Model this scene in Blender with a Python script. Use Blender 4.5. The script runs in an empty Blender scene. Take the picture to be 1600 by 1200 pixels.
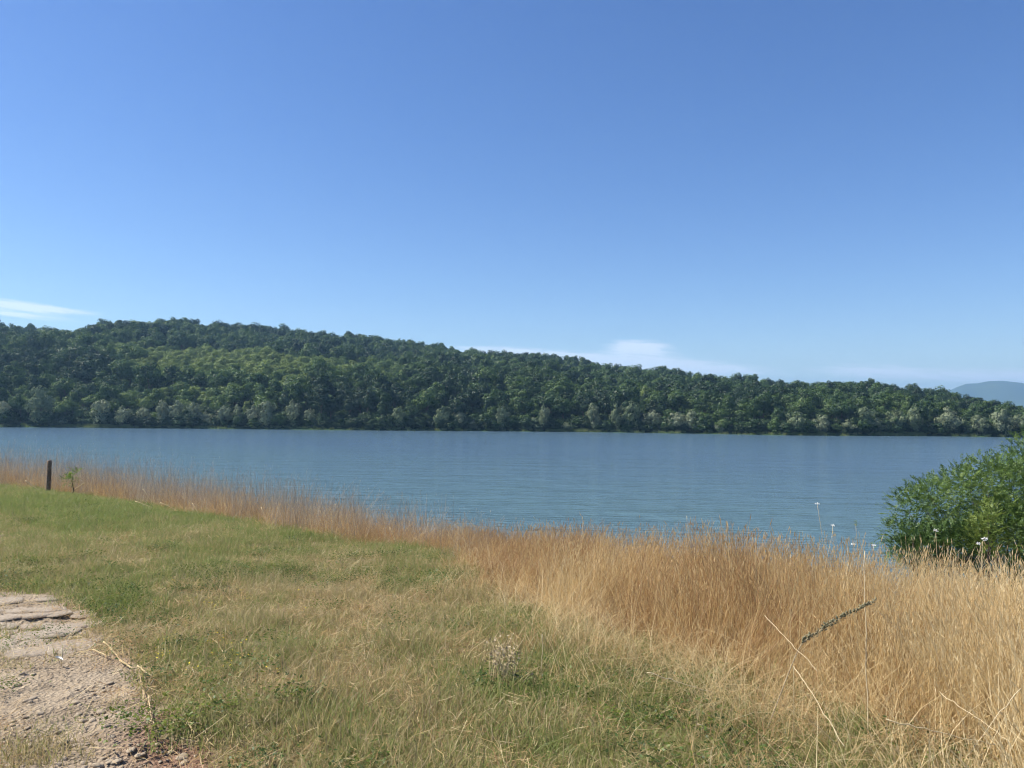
import bpy, math
import numpy as np
from mathutils import Matrix, Vector

sc = bpy.context.scene
R_ = math.radians
# ---------------------------------------------------------------- camera
EYE = 1.6
FPX = 1232.0                      # focal length in pixels of the 1600 px wide photograph
cam_d = bpy.data.cameras.new('camera')
cam_d.sensor_width = 36.0
cam_d.lens = 36.0 * FPX / 1600.0
cam_d.clip_start = 0.05
cam_d.clip_end = 40000.0
cam = bpy.data.objects.new('camera', cam_d)
sc.collection.objects.link(cam)
CAMR = (Matrix.Rotation(R_(90 + 1.98), 3, 'X') @ Matrix.Rotation(R_(0.5), 3, 'Z'))
cam.matrix_world = Matrix.Translation((0, 0, EYE)) @ CAMR.to_4x4()
sc.camera = cam
CR = np.array(CAMR)
# ---------------------------------------------------------------- sky, sun, exposure
SUN_AZ, SUN_EL = R_(-86), R_(48)  # azimuth from +Y towards +X
world = bpy.data.worlds.new('World')
sc.world = world
world.use_nodes = True
SKY_STRENGTH = 0.079
SUN_STRENGTH = 5.0
sun_d = bpy.data.lights.new('sun', 'SUN')
sun_d.energy = SUN_STRENGTH
sun_d.angle = R_(0.53)
sun_d.color = (1.0, 0.94, 0.85)
sun = bpy.data.objects.new('sun', sun_d)
sc.collection.objects.link(sun)
sdir = Vector((math.sin(SUN_AZ) * math.cos(SUN_EL), math.cos(SUN_AZ) * math.cos(SUN_EL), math.sin(SUN_EL)))
sun.rotation_euler = sdir.to_track_quat('Z', 'Y').to_euler()
sun.location = sdir * 300
sc.view_settings.view_transform = 'Standard'
sc.view_settings.look = 'None'
sc.view_settings.exposure = 0.93
sc.view_settings.gamma = 1.0
sc.view_settings.use_curve_mapping = False
sc.render.engine = 'CYCLES'
cy = sc.cycles
cy.max_bounces = 4; cy.diffuse_bounces = 2; cy.glossy_bounces = 2; cy.transmission_bounces = 2
cy.use_light_tree = False
world.cycles.sampling_method = 'MANUAL'; world.cycles.sample_map_resolution = 512
cy.transparent_max_bounces = 8; cy.volume_bounces = 0
cy.use_denoising = True
cy.filter_width = 1.15
cy.use_adaptive_sampling = True
cy.adaptive_threshold = 0.03
cy.caustics_reflective = False; cy.caustics_refractive = False
cy.sample_clamp_indirect = 6.0


def pxdir(px, py):
    """world direction of a photograph pixel (used to measure azimuths and depths)"""
    px = np.asarray(px, float); py = np.asarray(py, float)
    l = np.stack([(px - 800) / FPX, -(py - 600) / FPX, -np.ones_like(px + py)], -1)
    return l @ CR.T


def to_px(p):
    l = (np.asarray(p, float) - np.array([0, 0, EYE])) @ CR
    return 800 - l[..., 0] / l[..., 2] * FPX, 600 + l[..., 1] / l[..., 2] * FPX


# world shader: Nishita sky with thin low clouds
def build_world():
    nt = world.node_tree; N = nt.nodes; L = nt.links
    N.clear()
    out = N.new('ShaderNodeOutputWorld'); bg = N.new('ShaderNodeBackground')
    sky = N.new('ShaderNodeTexSky'); sky.sky_type = 'NISHITA'; sky.sun_disc = False
    sky.sun_elevation = SUN_EL; sky.sun_rotation = SUN_AZ
    sky.altitude = 300; sky.air_density = 1.0; sky.dust_density = 0.35; sky.ozone_density = 3.5
    tc = N.new('ShaderNodeTexCoord'); sep = N.new('ShaderNodeSeparateXYZ')
    L.new(tc.outputs['Generated'], sep.inputs[0])

    def m(op, a, b=None, c=None, clamp=False):
        n = N.new('ShaderNodeMath'); n.operation = op; n.use_clamp = clamp
        for i, v in enumerate((a, b, c)):
            if v is None: continue
            if isinstance(v, (int, float)): n.inputs[i].default_value = v
            else: L.new(v, n.inputs[i])
        return n.outputs[0]
    az = m('ARCTAN2', sep.outputs[0], sep.outputs[1])
    el = m('ARCSINE', sep.outputs[2])
    cv = N.new('ShaderNodeCombineXYZ')
    L.new(m('MULTIPLY', az, 34.0), cv.inputs[0]); L.new(m('MULTIPLY_ADD', az, 22.0, m('MULTIPLY', el, 260.0)), cv.inputs[1])
    nz = N.new('ShaderNodeTexNoise'); nz.inputs['Scale'].default_value = 1.0; nz.inputs['Detail'].default_value = 6
    nz.inputs['Roughness'].default_value = 0.6
    L.new(cv.outputs[0], nz.inputs['Vector'])
    streak = m('MULTIPLY_ADD', nz.outputs[0], 2.2, -0.45, clamp=True)
    blobs = [(5, 476, 62, 6.5, 1.5), (80, 483, 50, 4.0, .9), (25, 492, 60, 3.5, 1.0),
             (1000, 544, 40, 10, 2.0), (975, 566, 130, 11, 1.6), (800, 551, 85, 7, 1.5),
             (1090, 577, 95, 8, 1.2), (1365, 581, 70, 9, 1.1), (1560, 589, 95, 10, 1.2)]
    # the streaks sink a little to the right
    pos = N.new('ShaderNodeCombineXYZ'); L.new(az, pos.inputs[0]); L.new(m('MULTIPLY_ADD', az, 0.05, el), pos.inputs[1])
    tot = None
    for px, py, w, h, s in blobs:
        d = pxdir(px, py); d /= np.linalg.norm(d)
        a0 = math.atan2(d[0], d[1]); e0 = math.asin(d[2]) + .05 * a0
        v = N.new('ShaderNodeVectorMath'); v.operation = 'SUBTRACT'; v.inputs[1].default_value = (a0, e0, 0)
        L.new(pos.outputs[0], v.inputs[0])
        v2 = N.new('ShaderNodeVectorMath'); v2.operation = 'MULTIPLY'; v2.inputs[1].default_value = (FPX / w, FPX / h, 0)
        L.new(v.outputs[0], v2.inputs[0])
        v3 = N.new('ShaderNodeVectorMath'); v3.operation = 'DOT_PRODUCT'
        L.new(v2.outputs[0], v3.inputs[0]); L.new(v2.outputs[0], v3.inputs[1])
        g = m('POWER', math.exp(-1), v3.outputs['Value'])
        tot = m('MULTIPLY', g, s) if tot is None else m('MULTIPLY_ADD', g, s, tot)
    # thin veils low all round the horizon
    veil = m('MULTIPLY', m('EXPONENT', m('MULTIPLY', m('MULTIPLY', el, el), -260.0)), m('MULTIPLY_ADD', nz.outputs[0], 0.5, -0.14, clamp=True))
    cl = m('MULTIPLY', m('MULTIPLY_ADD', m('MULTIPLY', tot, m('MULTIPLY_ADD', streak, 1.0, 0.18)), 1.35, -0.2, clamp=True), 0.85)
    dens = m('ADD', cl, veil, clamp=True)
    mx = N.new('ShaderNodeMix'); mx.data_type = 'RGBA'
    hs = N.new('ShaderNodeHueSaturation'); hs.inputs['Saturation'].default_value = 1.2; hs.inputs['Hue'].default_value = 0.512
    L.new(sky.outputs[0], hs.inputs['Color'])
    L.new(dens, mx.inputs['Factor']); L.new(hs.outputs[0], mx.inputs[6])
    mx.inputs[7].default_value = (6.6, 7.3, 8.2, 1)
    L.new(mx.outputs[2], bg.inputs['Color']); bg.inputs['Strength'].default_value = SKY_STRENGTH
    L.new(bg.outputs[0], out.inputs[0])


build_world()

# ---------------------------------------------------------------- helpers
COL = sc.collection


def link(name, data, parent=None, loc=None):
    o = bpy.data.objects.new(name, data)
    COL.objects.link(o)
    if parent is not None: o.parent = parent
    if loc is not None: o.location = loc
    return o


def tag(o, label=None, cat=None, group=None, kind=None):
    if label: o['label'] = label
    if cat: o['category'] = cat
    if group: o['group'] = group
    if kind: o['kind'] = kind
    return o


def mesh(name, V, F, mats=(), smooth=False, attrs=None, mat_idx=None):
    """V (n,3); F list of arrays (k,3) or (k,4)"""
    V = np.asarray(V, np.float32).reshape(-1, 3)
    me = bpy.data.meshes.new(name)
    if isinstance(F, np.ndarray): F = [F]
    loops = np.concatenate([f.reshape(-1) for f in F]).astype(np.int32)
    tots = np.concatenate([np.full(len(f), f.shape[1], np.int32) for f in F])
    starts = np.concatenate([[0], np.cumsum(tots)[:-1]]).astype(np.int32)
    me.vertices.add(len(V)); me.vertices.foreach_set('co', V.ravel())
    me.loops.add(len(loops)); me.loops.foreach_set('vertex_index', loops)
    me.polygons.add(len(tots)); me.polygons.foreach_set('loop_start', starts)
    for mt in mats: me.materials.append(mt)
    if mat_idx is not None: me.polygons.foreach_set('material_index', np.asarray(mat_idx, np.int32))
    me.update(calc_edges=True)
    if smooth: me.polygons.foreach_set('use_smooth', np.ones(len(tots), bool))
    for k, v in (attrs or {}).items():
        v = np.asarray(v, np.float32)
        if v.ndim == 1:
            a = me.attributes.new(k, 'FLOAT', 'POINT'); a.data.foreach_set('value', v)
        else:
            a = me.attributes.new(k, 'FLOAT_VECTOR', 'POINT'); a.data.foreach_set('vector', v.ravel())
    return me


def hash2(ix, iy, seed):
    h = (ix.astype(np.int64) * 374761393 + iy.astype(np.int64) * 668265263 + seed * 1442695041) & 0x7fffffff
    h = (h ^ (h >> 13)) * 1274126177 & 0x7fffffff
    h = h ^ (h >> 16)
    return (h & 0xffff) / 65535.0


def vnoise(x, y, seed=0):
    x = np.asarray(x, float); y = np.asarray(y, float)
    ix = np.floor(x); iy = np.floor(y); fx = x - ix; fy = y - iy
    fx = fx * fx * (3 - 2 * fx); fy = fy * fy * (3 - 2 * fy)
    a = hash2(ix, iy, seed); b = hash2(ix + 1, iy, seed); c = hash2(ix, iy + 1, seed); d = hash2(ix + 1, iy + 1, seed)
    return (a + (b - a) * fx) * (1 - fy) + (c + (d - c) * fx) * fy


def fbm(x, y, seed=0, oct=4):
    s = 0; a = 0.5; t = 0
    for i in range(oct):
        s = s + a * vnoise(x * 2 ** i, y * 2 ** i, seed + i * 17); t += a; a *= 0.5
    return s / t


def sstep(a, b, x):
    t = np.clip((x - a) / (b - a), 0, 1)
    return t * t * (3 - 2 * t)


WATER_Z = -5.9


def edge_s(x, y):
    s1 = (x + 1.1) * 0.718 + (y - 12.6) * 0.696
    return np.maximum(s1, y - 44)


def H(x, y):
    """height of the near bank"""
    x = np.asarray(x, float); y = np.asarray(y, float)
    z = -0.048 * np.clip(y, -12, 36)
    s = edge_s(x, y)
    sp = np.maximum(s + 1.6, 0)
    z = z - (0.06 * np.minimum(sp, 3) ** 1.6 + 0.26 * np.maximum(sp - 3, 0))
    z = z + (fbm(x * 0.35, y * 0.35, 3) - 0.5) * 0.16 * (1 - .8 * sstep(10, 22, y)) + (fbm(x * 1.7, y * 1.7, 8, 3) - 0.5) * 0.09 + (fbm(x * 4.3, y * 4.3, 9, 2) - 0.5) * 0.035
    # shallow wheel rut of the dirt track
    return np.maximum(z, -8.0)


def px2ground(px, py, lift=0.0):
    px = np.atleast_1d(np.asarray(px, float)); py = np.atleast_1d(np.asarray(py, float))
    d = pxdir(px, py)
    ts = np.geomspace(0.5, 90, 90)
    p = d[:, None] * ts[None, :, None] + np.array([0, 0, EYE])
    below = p[..., 2] <= H(p[..., 0], p[..., 1]) + lift
    i = np.where(below.any(1), below.argmax(1), 89)
    lo, hi = ts[np.maximum(i - 1, 0)], ts[i]
    for _ in range(12):
        t = (lo + hi) / 2; p = d * t[:, None] + np.array([0, 0, EYE])
        b = p[:, 2] <= H(p[:, 0], p[:, 1]) + lift
        hi = np.where(b, t, hi); lo = np.where(b, lo, t)
    return d * hi[:, None] + np.array([0, 0, EYE])


def at_depth(px, py, Y):
    d = pxdir(px, py)
    return d * (Y / d[..., 1])[..., None] + np.array([0, 0, EYE])


def poly_sd(x, y, P, closed=True):
    """signed distance to polygon, positive inside"""
    x = np.asarray(x, float); y = np.asarray(y, float)
    P = np.asarray(P, float)
    dmin = np.full(x.shape, 1e9); ins = np.zeros(x.shape, bool)
    for i in range(len(P)):
        a = P[i]; b = P[(i + 1) % len(P)]
        e = b - a
        t = np.clip(((x - a[0]) * e[0] + (y - a[1]) * e[1]) / max(e @ e, 1e-9), 0, 1)
        dmin = np.minimum(dmin, np.hypot(x - a[0] - t * e[0], y - a[1] - t * e[1]))
        c = (a[1] > y) != (b[1] > y)
        with np.errstate(divide='ignore', invalid='ignore'):
            xi = a[0] + (y - a[1]) * e[0] / (e[1] if e[1] != 0 else 1e-9)
        ins ^= c & (x < xi)
    return np.where(ins, dmin, -dmin)


# ---------------------------------------------------------------- materials
def new_mat(name):
    m = bpy.data.materials.new(name); m.use_nodes = True
    nt = m.node_tree; nt.nodes.clear()
    return m, nt, nt.nodes, nt.links


def ramp(N, stops):
    r = N.new('ShaderNodeValToRGB')
    el = r.color_ramp.elements
    while len(el) < len(stops): el.new(0.5)
    for e, (p, c) in zip(el, stops):
        e.position = p; e.color = (*c, 1)
    return r


def leaf_mat(name, stops, transl=0.35, var_amt=0.35, noise_amt=0.0, noise_scale=1.0, tint_attr=True, gloss=0.02):
    """foliage: colour from the per plant 'tint' and per leaf 'var', thin leaves pass some light"""
    m, nt, N, L = new_mat(name)
    out = N.new('ShaderNodeOutputMaterial')
    a = N.new('ShaderNodeAttribute'); a.attribute_type = 'INSTANCER'; a.attribute_name = 'tint'
    v = N.new('ShaderNodeAttribute'); v.attribute_type = 'GEOMETRY'; v.attribute_name = 'var'
    ma = N.new('ShaderNodeMath'); ma.operation = 'MULTIPLY_ADD'
    L.new(v.outputs['Fac'], ma.inputs[0]); ma.inputs[1].default_value = var_amt
    ad = N.new('ShaderNodeMath'); ad.operation = 'SUBTRACT'
    L.new(a.outputs['Fac'], ad.inputs[0]); ad.inputs[1].default_value = var_amt * 0.5
    L.new(ad.outputs[0], ma.inputs[2])
    fac = ma.outputs[0]
    if noise_amt:
        g = N.new('ShaderNodeNewGeometry'); nz = N.new('ShaderNodeTexNoise'); nz.inputs['Scale'].default_value = noise_scale
        nz.inputs['Detail'].default_value = 3
        L.new(g.outputs['Position'], nz.inputs['Vector'])
        mb = N.new('ShaderNodeMath'); mb.operation = 'MULTIPLY_ADD'; mb.inputs[1].default_value = noise_amt
        sb = N.new('ShaderNodeMath'); sb.operation = 'SUBTRACT'; sb.inputs[1].default_value = 0.5
        L.new(nz.outputs[0], sb.inputs[0]); L.new(sb.outputs[0], mb.inputs[0]); L.new(fac, mb.inputs[2]); fac = mb.outputs[0]
    r = ramp(N, stops); L.new(fac, r.inputs[0])
    d = N.new('ShaderNodeBsdfDiffuse'); t = N.new('ShaderNodeBsdfTranslucent')
    gl = N.new('ShaderNodeBsdfGlossy'); gl.inputs['Roughness'].default_value = 0.5
    mx = N.new('ShaderNodeMixShader'); mx.inputs[0].default_value = transl
    mg = N.new('ShaderNodeMixShader'); mg.inputs[0].default_value = gloss
    L.new(r.outputs[0], d.inputs[0]); L.new(r.outputs[0], t.inputs[0])
    L.new(d.outputs[0], mx.inputs[1]); L.new(t.outputs[0], mx.inputs[2])
    L.new(mx.outputs[0], mg.inputs[1]); L.new(gl.outputs[0], mg.inputs[2])
    L.new(mg.outputs[0], out.inputs[0])
    return m


def rough_mat(name, c1, c2, scale=8.0, rough=0.9, bump=0.3, detail=6, c3=None):
    m, nt, N, L = new_mat(name)
    out = N.new('ShaderNodeOutputMaterial'); b = N.new('ShaderNodeBsdfPrincipled')
    tc = N.new('ShaderNodeTexCoord'); nz = N.new('ShaderNodeTexNoise')
    nz.inputs['Scale'].default_value = scale; nz.inputs['Detail'].default_value = detail
    L.new(tc.outputs['Object'], nz.inputs['Vector'])
    st = [(0.32, c1), (0.68, c2)] if c3 is None else [(0.3, c1), (0.55, c2), (0.75, c3)]
    r = ramp(N, st); L.new(nz.outputs[0], r.inputs[0]); L.new(r.outputs[0], b.inputs['Base Color'])
    b.inputs['Roughness'].default_value = rough
    b.inputs['Specular IOR Level'].default_value = 0.2
    bp = N.new('ShaderNodeBump'); bp.inputs['Strength'].default_value = bump; bp.inputs['Distance'].default_value = 0.02
    L.new(nz.outputs[0], bp.inputs['Height']); L.new(bp.outputs[0], b.inputs['Normal'])
    L.new(b.outputs[0], out.inputs[0])
    return m


M_GRASS = leaf_mat('grass_blades', [(0.0, (.42, .335, .180)), (0.3, (.34, .30, .125)), (0.6, (.265, .275, .090)), (1.0, (.200, .262, .070))], 0.45, 1.0)
M_STRAW = leaf_mat('dry_straw', [(0.0, (.34, .20, .095)), (0.35, (.50, .33, .150)), (0.7, (.64, .48, .235)), (1.0, (.74, .61, .36))], 0.5, 0.75)
M_STRAWS = leaf_mat('pale_stalk', [(0.0, (.50, .38, .20)), (1.0, (.76, .66, .46))], 0.15, 0.2)
M_REED = leaf_mat('dry_reed', [(0.0, (.26, .20, .14)), (1.0, (.56, .47, .34))], 0.3, 0.6)
M_WEED = leaf_mat('weed_leaves', [(0.0, (.05, .075, .02)), (0.6, (.07, .12, .025)), (1.0, (.13, .16, .02))], 0.35, 0.6)
M_CROWN = leaf_mat('tree_leaves', [(0.0, (.022, .046, .020)), (0.35, (.048, .090, .026)), (0.65, (.100, .158, .040)), (1.0, (.175, .230, .060))], 0.32, 0.3, 0.35, 0.25)
M_WILLOW = leaf_mat('willow_leaves', [(0.0, (.10, .145, .060)), (0.5, (.19, .225, .125)), (1.0, (.28, .30, .19))], 0.3, 0.3)
M_BUSH = leaf_mat('bush_leaves', [(0.0, (.045, .090, .032)), (0.5, (.115, .185, .045)), (1.0, (.19, .25, .058))], 0.4, 0.6)
M_BARK = rough_mat('bark', (.06, .048, .036), (.14, .115, .09), 6)
M_POST = rough_mat('weathered_wood', (.085, .06, .042), (.26, .19, .13), 14, 0.95, 0.6)
M_STONE = rough_mat('path_stone', (.27, .215, .15), (.44, .36, .26), 22, 0.9, 0.4)
M_SLAB = rough_mat('path_slab', (.22, .18, .132), (.36, .302, .23), 7, 0.95, 0.5)
M_DEAD = rough_mat('dead_stalk', (.26, .21, .13), (.46, .38, .25), 30, 0.9, 0.4)
M_SEED = rough_mat('dark_seed', (.075, .075, .045), (.24, .22, .13), 60, 0.9, 0.3)
M_WHITE = rough_mat('white_petals', (.62, .62, .58), (.80, .80, .76), 40, 0.8, 0.1)
M_YELLOW = rough_mat('yellow_petals', (.55, .42, .03), (.70, .55, .05), 40, 0.8, 0.1)


def ground_mat():
    m, nt, N, L = new_mat('bank_soil')
    out = N.new('ShaderNodeOutputMaterial'); b = N.new('ShaderNodeBsdfPrincipled')
    g = N.new('ShaderNodeNewGeometry')
    a = N.new('ShaderNodeAttribute'); a.attribute_name = 'tint'
    n1 = N.new('ShaderNodeTexNoise'); n1.inputs['Scale'].default_value = 9; n1.inputs['Detail'].default_value = 8
    n2 = N.new('ShaderNodeTexNoise'); n2.inputs['Scale'].default_value = 60; n2.inputs['Detail'].default_value = 4
    L.new(g.outputs['Position'], n1.inputs['Vector']); L.new(g.outputs['Position'], n2.inputs['Vector'])
    r1 = ramp(N, [(0.3, (.14, .105, .062)), (0.7, (.29, .23, .145))]); L.new(n1.outputs[0], r1.inputs[0])
    r2 = ramp(N, [(0.3, (.080, .085, .032)), (0.7, (.17, .165, .07))]); L.new(n2.outputs[0], r2.inputs[0])
    mx = N.new('ShaderNodeMix'); mx.data_type = 'RGBA'
    L.new(a.outputs['Fac'], mx.inputs['Factor']); L.new(r1.outputs[0], mx.inputs[6]); L.new(r2.outputs[0], mx.inputs[7])
    L.new(mx.outputs[2], b.inputs['Base Color']); b.inputs['Roughness'].default_value = 1.0
    b.inputs['Specular IOR Level'].default_value = 0.05
    bp = N.new('ShaderNodeBump'); bp.inputs['Strength'].default_value = 0.6; bp.inputs['Distance'].default_value = 0.03
    L.new(n2.outputs[0], bp.inputs['Height']); L.new(bp.outputs[0], b.inputs['Normal'])
    L.new(b.outputs[0], out.inputs[0])
    return m


def path_mat():
    m, nt, N, L = new_mat('trodden_earth')
    out = N.new('ShaderNodeOutputMaterial'); b = N.new('ShaderNodeBsdfPrincipled')
    g = N.new('ShaderNodeNewGeometry')
    a = N.new('ShaderNodeAttribute'); a.attribute_name = 'red'
    n1 = N.new('ShaderNodeTexNoise'); n1.inputs['Scale'].default_value = 3.0; n1.inputs['Detail'].default_value = 10; n1.inputs['Roughness'].default_value = .7
    n2 = N.new('ShaderNodeTexNoise'); n2.inputs['Scale'].default_value = 55; n2.inputs['Detail'].default_value = 6
    vo = N.new('ShaderNodeTexVoronoi'); vo.inputs['Scale'].default_value = 38
    for n in (n1, n2, vo): L.new(g.outputs['Position'], n.inputs['Vector'])
    r1 = ramp(N, [(0.30, (.20, .156, .106)), (0.5, (.278, .222, .155)), (0.72, (.36, .295, .212))]); L.new(n1.outputs[0], r1.inputs[0])
    rr = ramp(N, [(0.3, (.15, .085, .055)), (0.7, (.23, .150, .105))]); L.new(n2.outputs[0], rr.inputs[0])
    mx = N.new('ShaderNodeMix'); mx.data_type = 'RGBA'
    L.new(a.outputs['Fac'], mx.inputs['Factor']); L.new(r1.outputs[0], mx.inputs[6]); L.new(rr.outputs[0], mx.inputs[7])
    ov = N.new('ShaderNodeMix'); ov.data_type = 'RGBA'; ov.blend_type = 'OVERLAY'; ov.inputs['Factor'].default_value = 0.55
    L.new(mx.outputs[2], ov.inputs[6]); L.new(n2.outputs[0], ov.inputs[7])
    L.new(ov.outputs[2], b.inputs['Base Color']); b.inputs['Roughness'].default_value = 1.0
    b.inputs['Specular IOR Level'].default_value = 0.08
    bp = N.new('ShaderNodeBump'); bp.inputs['Strength'].default_value = 0.9; bp.inputs['Distance'].default_value = 0.02
    md = N.new('ShaderNodeMath'); md.operation = 'ADD'
    L.new(n2.outputs[0], md.inputs[0]); L.new(vo.outputs['Distance'], md.inputs[1])
    L.new(md.outputs[0], bp.inputs['Height']); L.new(bp.outputs[0], b.inputs['Normal'])
    L.new(b.outputs[0], out.inputs[0])
    return m


def water_mat():
    m, nt, N, L = new_mat('lake_water')
    out = N.new('ShaderNodeOutputMaterial'); b = N.new('ShaderNodeBsdfPrincipled')
    g = N.new('ShaderNodeNewGeometry')
    mp = N.new('ShaderNodeMapping'); mp.inputs['Scale'].default_value = (0.35, 1.0, 1.0); mp.inputs['Rotation'].default_value = (0, 0, R_(-12))
    L.new(g.outputs['Position'], mp.inputs['Vector'])

    def noise(scale, detail, vec):
        n = N.new('ShaderNodeTexNoise'); n.inputs['Scale'].default_value = scale; n.inputs['Detail'].default_value = detail
        n.inputs['Roughness'].default_value = 0.6
        L.new(vec, n.inputs['Vector']); return n.outputs[0]
    n1 = noise(1.1, 4, mp.outputs[0]); n2 = noise(0.28, 3, mp.outputs[0])
    mp2 = N.new('ShaderNodeMapping'); mp2.inputs['Scale'].default_value = (0.25, 1.0, 1.0)
    L.new(g.outputs['Position'], mp2.inputs['Vector'])
    n3 = noise(0.03, 4, mp2.outputs[0])       # gusts: broad bands of stronger and weaker ripples
    md = N.new('ShaderNodeMath'); md.operation = 'MULTIPLY_ADD'; md.inputs[1].default_value = 1.8
    L.new(n2, md.inputs[0]); L.new(n1, md.inputs[2])
    st = N.new('ShaderNodeMapRange'); st.inputs[1].default_value = .3; st.inputs[2].default_value = .7
    st.inputs[3].default_value = 0.55; st.inputs[4].default_value = 1.0
    L.new(n3, st.inputs[0])
    bp = N.new('ShaderNodeBump'); bp.inputs['Distance'].default_value = 0.62
    L.new(st.outputs[0], bp.inputs['Strength'])
    L.new(md.outputs[0], bp.inputs['Height'])
    # silt makes the shallow water off the bank more turquoise than the deep water beyond
    sx = N.new('ShaderNodeSeparateXYZ'); L.new(g.outputs['Position'], sx.inputs[0])
    q = N.new('ShaderNodeMath'); q.operation = 'MULTIPLY_ADD'; q.inputs[1].default_value = 0.8; L.new(sx.outputs[0], q.inputs[0]); L.new(sx.outputs[1], q.inputs[2])
    mr = N.new('ShaderNodeMapRange'); mr.interpolation_type = 'SMOOTHSTEP'
    mr.inputs[1].default_value = 150; mr.inputs[2].default_value = 40; mr.inputs[3].default_value = 0; mr.inputs[4].default_value = .8
    L.new(q.outputs[0], mr.inputs[0])
    ad = N.new('ShaderNodeMath'); ad.operation = 'MULTIPLY_ADD'; ad.inputs[1].default_value = 0.6; L.new(n3, ad.inputs[0]); L.new(mr.outputs[0], ad.inputs[2])
    r = ramp(N, [(0.25, (.070, .118, .162)), (1.0, (.086, .150, .172))]); L.new(ad.outputs[0], r.inputs[0])
    L.new(r.outputs[0], b.inputs['Base Color'])
    b.inputs['Roughness'].default_value = 0.14; b.inputs['IOR'].default_value = 1.33
    L.new(bp.outputs[0], b.inputs['Normal'])
    L.new(b.outputs[0], out.inputs[0])
    return m


M_GROUND, M_PATH, M_WATER = ground_mat(), path_mat(), water_mat()
M_FLOOR = rough_mat('forest_floor', (.018, .042, .014), (.045, .085, .03), 0.3, 1.0, 0.0)
M_MOUNT = rough_mat('mountain_wood', (.03, .05, .025), (.06, .085, .035), 0.004, 1.0, 0.0)
M_SHORE = leaf_mat('shore_grass', [(0.0, (.13, .19, .06)), (1.0, (.26, .29, .12))], 0.3, 0.5)

# ---------------------------------------------------------------- the lie of the land
EDGE_PX = [(-700, 722), (-250, 748), (0, 763), (75, 771), (160, 778), (200, 785), (300, 804), (400, 826), (470, 842), (560, 852),
           (640, 860), (690, 868), (715, 895), (765, 935), (815, 955), (880, 985), (980, 1008), (1050, 1052), (1110, 1095),
           (1190, 1130), (1290, 1165), (1360, 1200), (1440, 1320), (1480, 1600)]
_e = np.array(EDGE_PX, float)
_dd = pxdir(_e[:, 0], _e[:, 1])
EDGE = px2ground(_e[:, 0], _e[:, 1])[:, :2]
_tt = -(EYE + 0.127) / (_dd[:, 2] + 0.048 * _dd[:, 1])       # the far edge on the left lies on the even slope of the bank
EDGE = np.where((_e[:, 0] < 640)[:, None], (_dd * _tt[:, None])[:, :2], EDGE)
DRY_POLY = np.vstack([EDGE, [[4, -3], [60, -10], [90, 60], [0, 90], [-90, 90]]])
PATH_PX = [(-500, 880), (-200, 905), (0, 925), (75, 936), (110, 955), (165, 972), (180, 995), (150, 1012), (215, 1030), (240, 1060), (245, 1100), (262, 1130),
           (330, 1165), (345, 1200), (400, 1300), (420, 1700), (-900, 1700)]
_p = np.array(PATH_PX, float)
PATH_POLY = px2ground(_p[:, 0], _p[:, 1])[:, :2]


def dry_sd(x, y):
    return poly_sd(x, y, DRY_POLY) + (fbm(x * 1.3, y * 1.3, 21, 3) - 0.5) * 0.95


def path_sd(x, y):
    return poly_sd(x, y, PATH_POLY) + (fbm(x * 2.2, y * 2.2, 33, 4) - 0.5) * 0.6


def gauss_px(px, py, blobs):
    s = 0
    for (cx, cy_, w, h, a) in blobs:
        s = s + a * np.exp(-((px - cx) / w) ** 2 - ((py - cy_) / h) ** 2)
    return s


def green_map(x, y):
    """how green the turf is: fresh along the bank edge on the left, bleached in the middle"""
    z = H(x, y); px, py = to_px(np.stack([x, y, z], -1))
    g = 0.36 + 0.38 * sstep(900, 800, py + (px - 300) * -0.06)
    g = g + gauss_px(px, py, [(170, 945, 90, 28, .55), (310, 1040, 60, 40, .18), (400, 880, 120, 30, .1), (830, 995, 35, 18, .45), (1130, 1170, 120, 40, .25),
                              (640, 905, 70, 30, .2), (850, 1080, 80, 25, .15), (60, 800, 150, 30, .2), (600, 1000, 250, 60, -.12),
                              (300, 985, 120, 30, -.18), (480, 910, 90, 20, -.12), (430, 1130, 80, 40, .12), (80, 1140, 100, 60, -.2), (690, 960, 90, 25, -.12)])
    g = g + (fbm(x * 0.9, y * 0.9, 55, 4) - 0.5) * 0.8 + (fbm(x * 4, y * 4, 57, 2) - 0.5) * 0.75
    return np.clip(g, 0, 1)


def build_ground():
    az = np.concatenate([np.linspace(-180, -56, 32)[:-1], np.linspace(-56, 56, 330), np.linspace(56, 180, 32)[1:]])
    az = np.radians(az)
    r = np.concatenate([np.geomspace(0.25, 1.8, 12)[:-1], np.geomspace(1.8, 60, 300), np.geomspace(60, 12000, 40)[1:]])
    A, Rr = np.meshgrid(az, r)
    X = Rr * np.sin(A); Y = Rr * np.cos(A)
    Z = H(X, Y)
    sd = path_sd(X, Y)
    Z = Z - 0.035 * sstep(-0.1, 0.5, sd)
    T = np.where(Y > 0.5, green_map(X, np.maximum(Y, 0.6)), 0.4)
    T = T * (1 - sstep(-0.2, 0.4, dry_sd(X, Y)) * 0.9) * (1 - sstep(-0.3, 0.1, sd))
    nr, na = X.shape
    V = np.stack([X, Y, Z], -1).reshape(-1, 3)
    i = np.arange(nr * na).reshape(nr, na)
    F = np.stack([i[:-1, :-1], i[:-1, 1:], i[1:, 1:], i[1:, :-1]], -1).reshape(-1, 4)[:, ::-1]
    me = mesh('ground', V, F, [M_GROUND], True, {'tint': T.ravel()})
    tag(link('ground', me), 'grassy lake bank sloping down to the water', 'ground', kind='structure')


build_ground()


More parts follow.
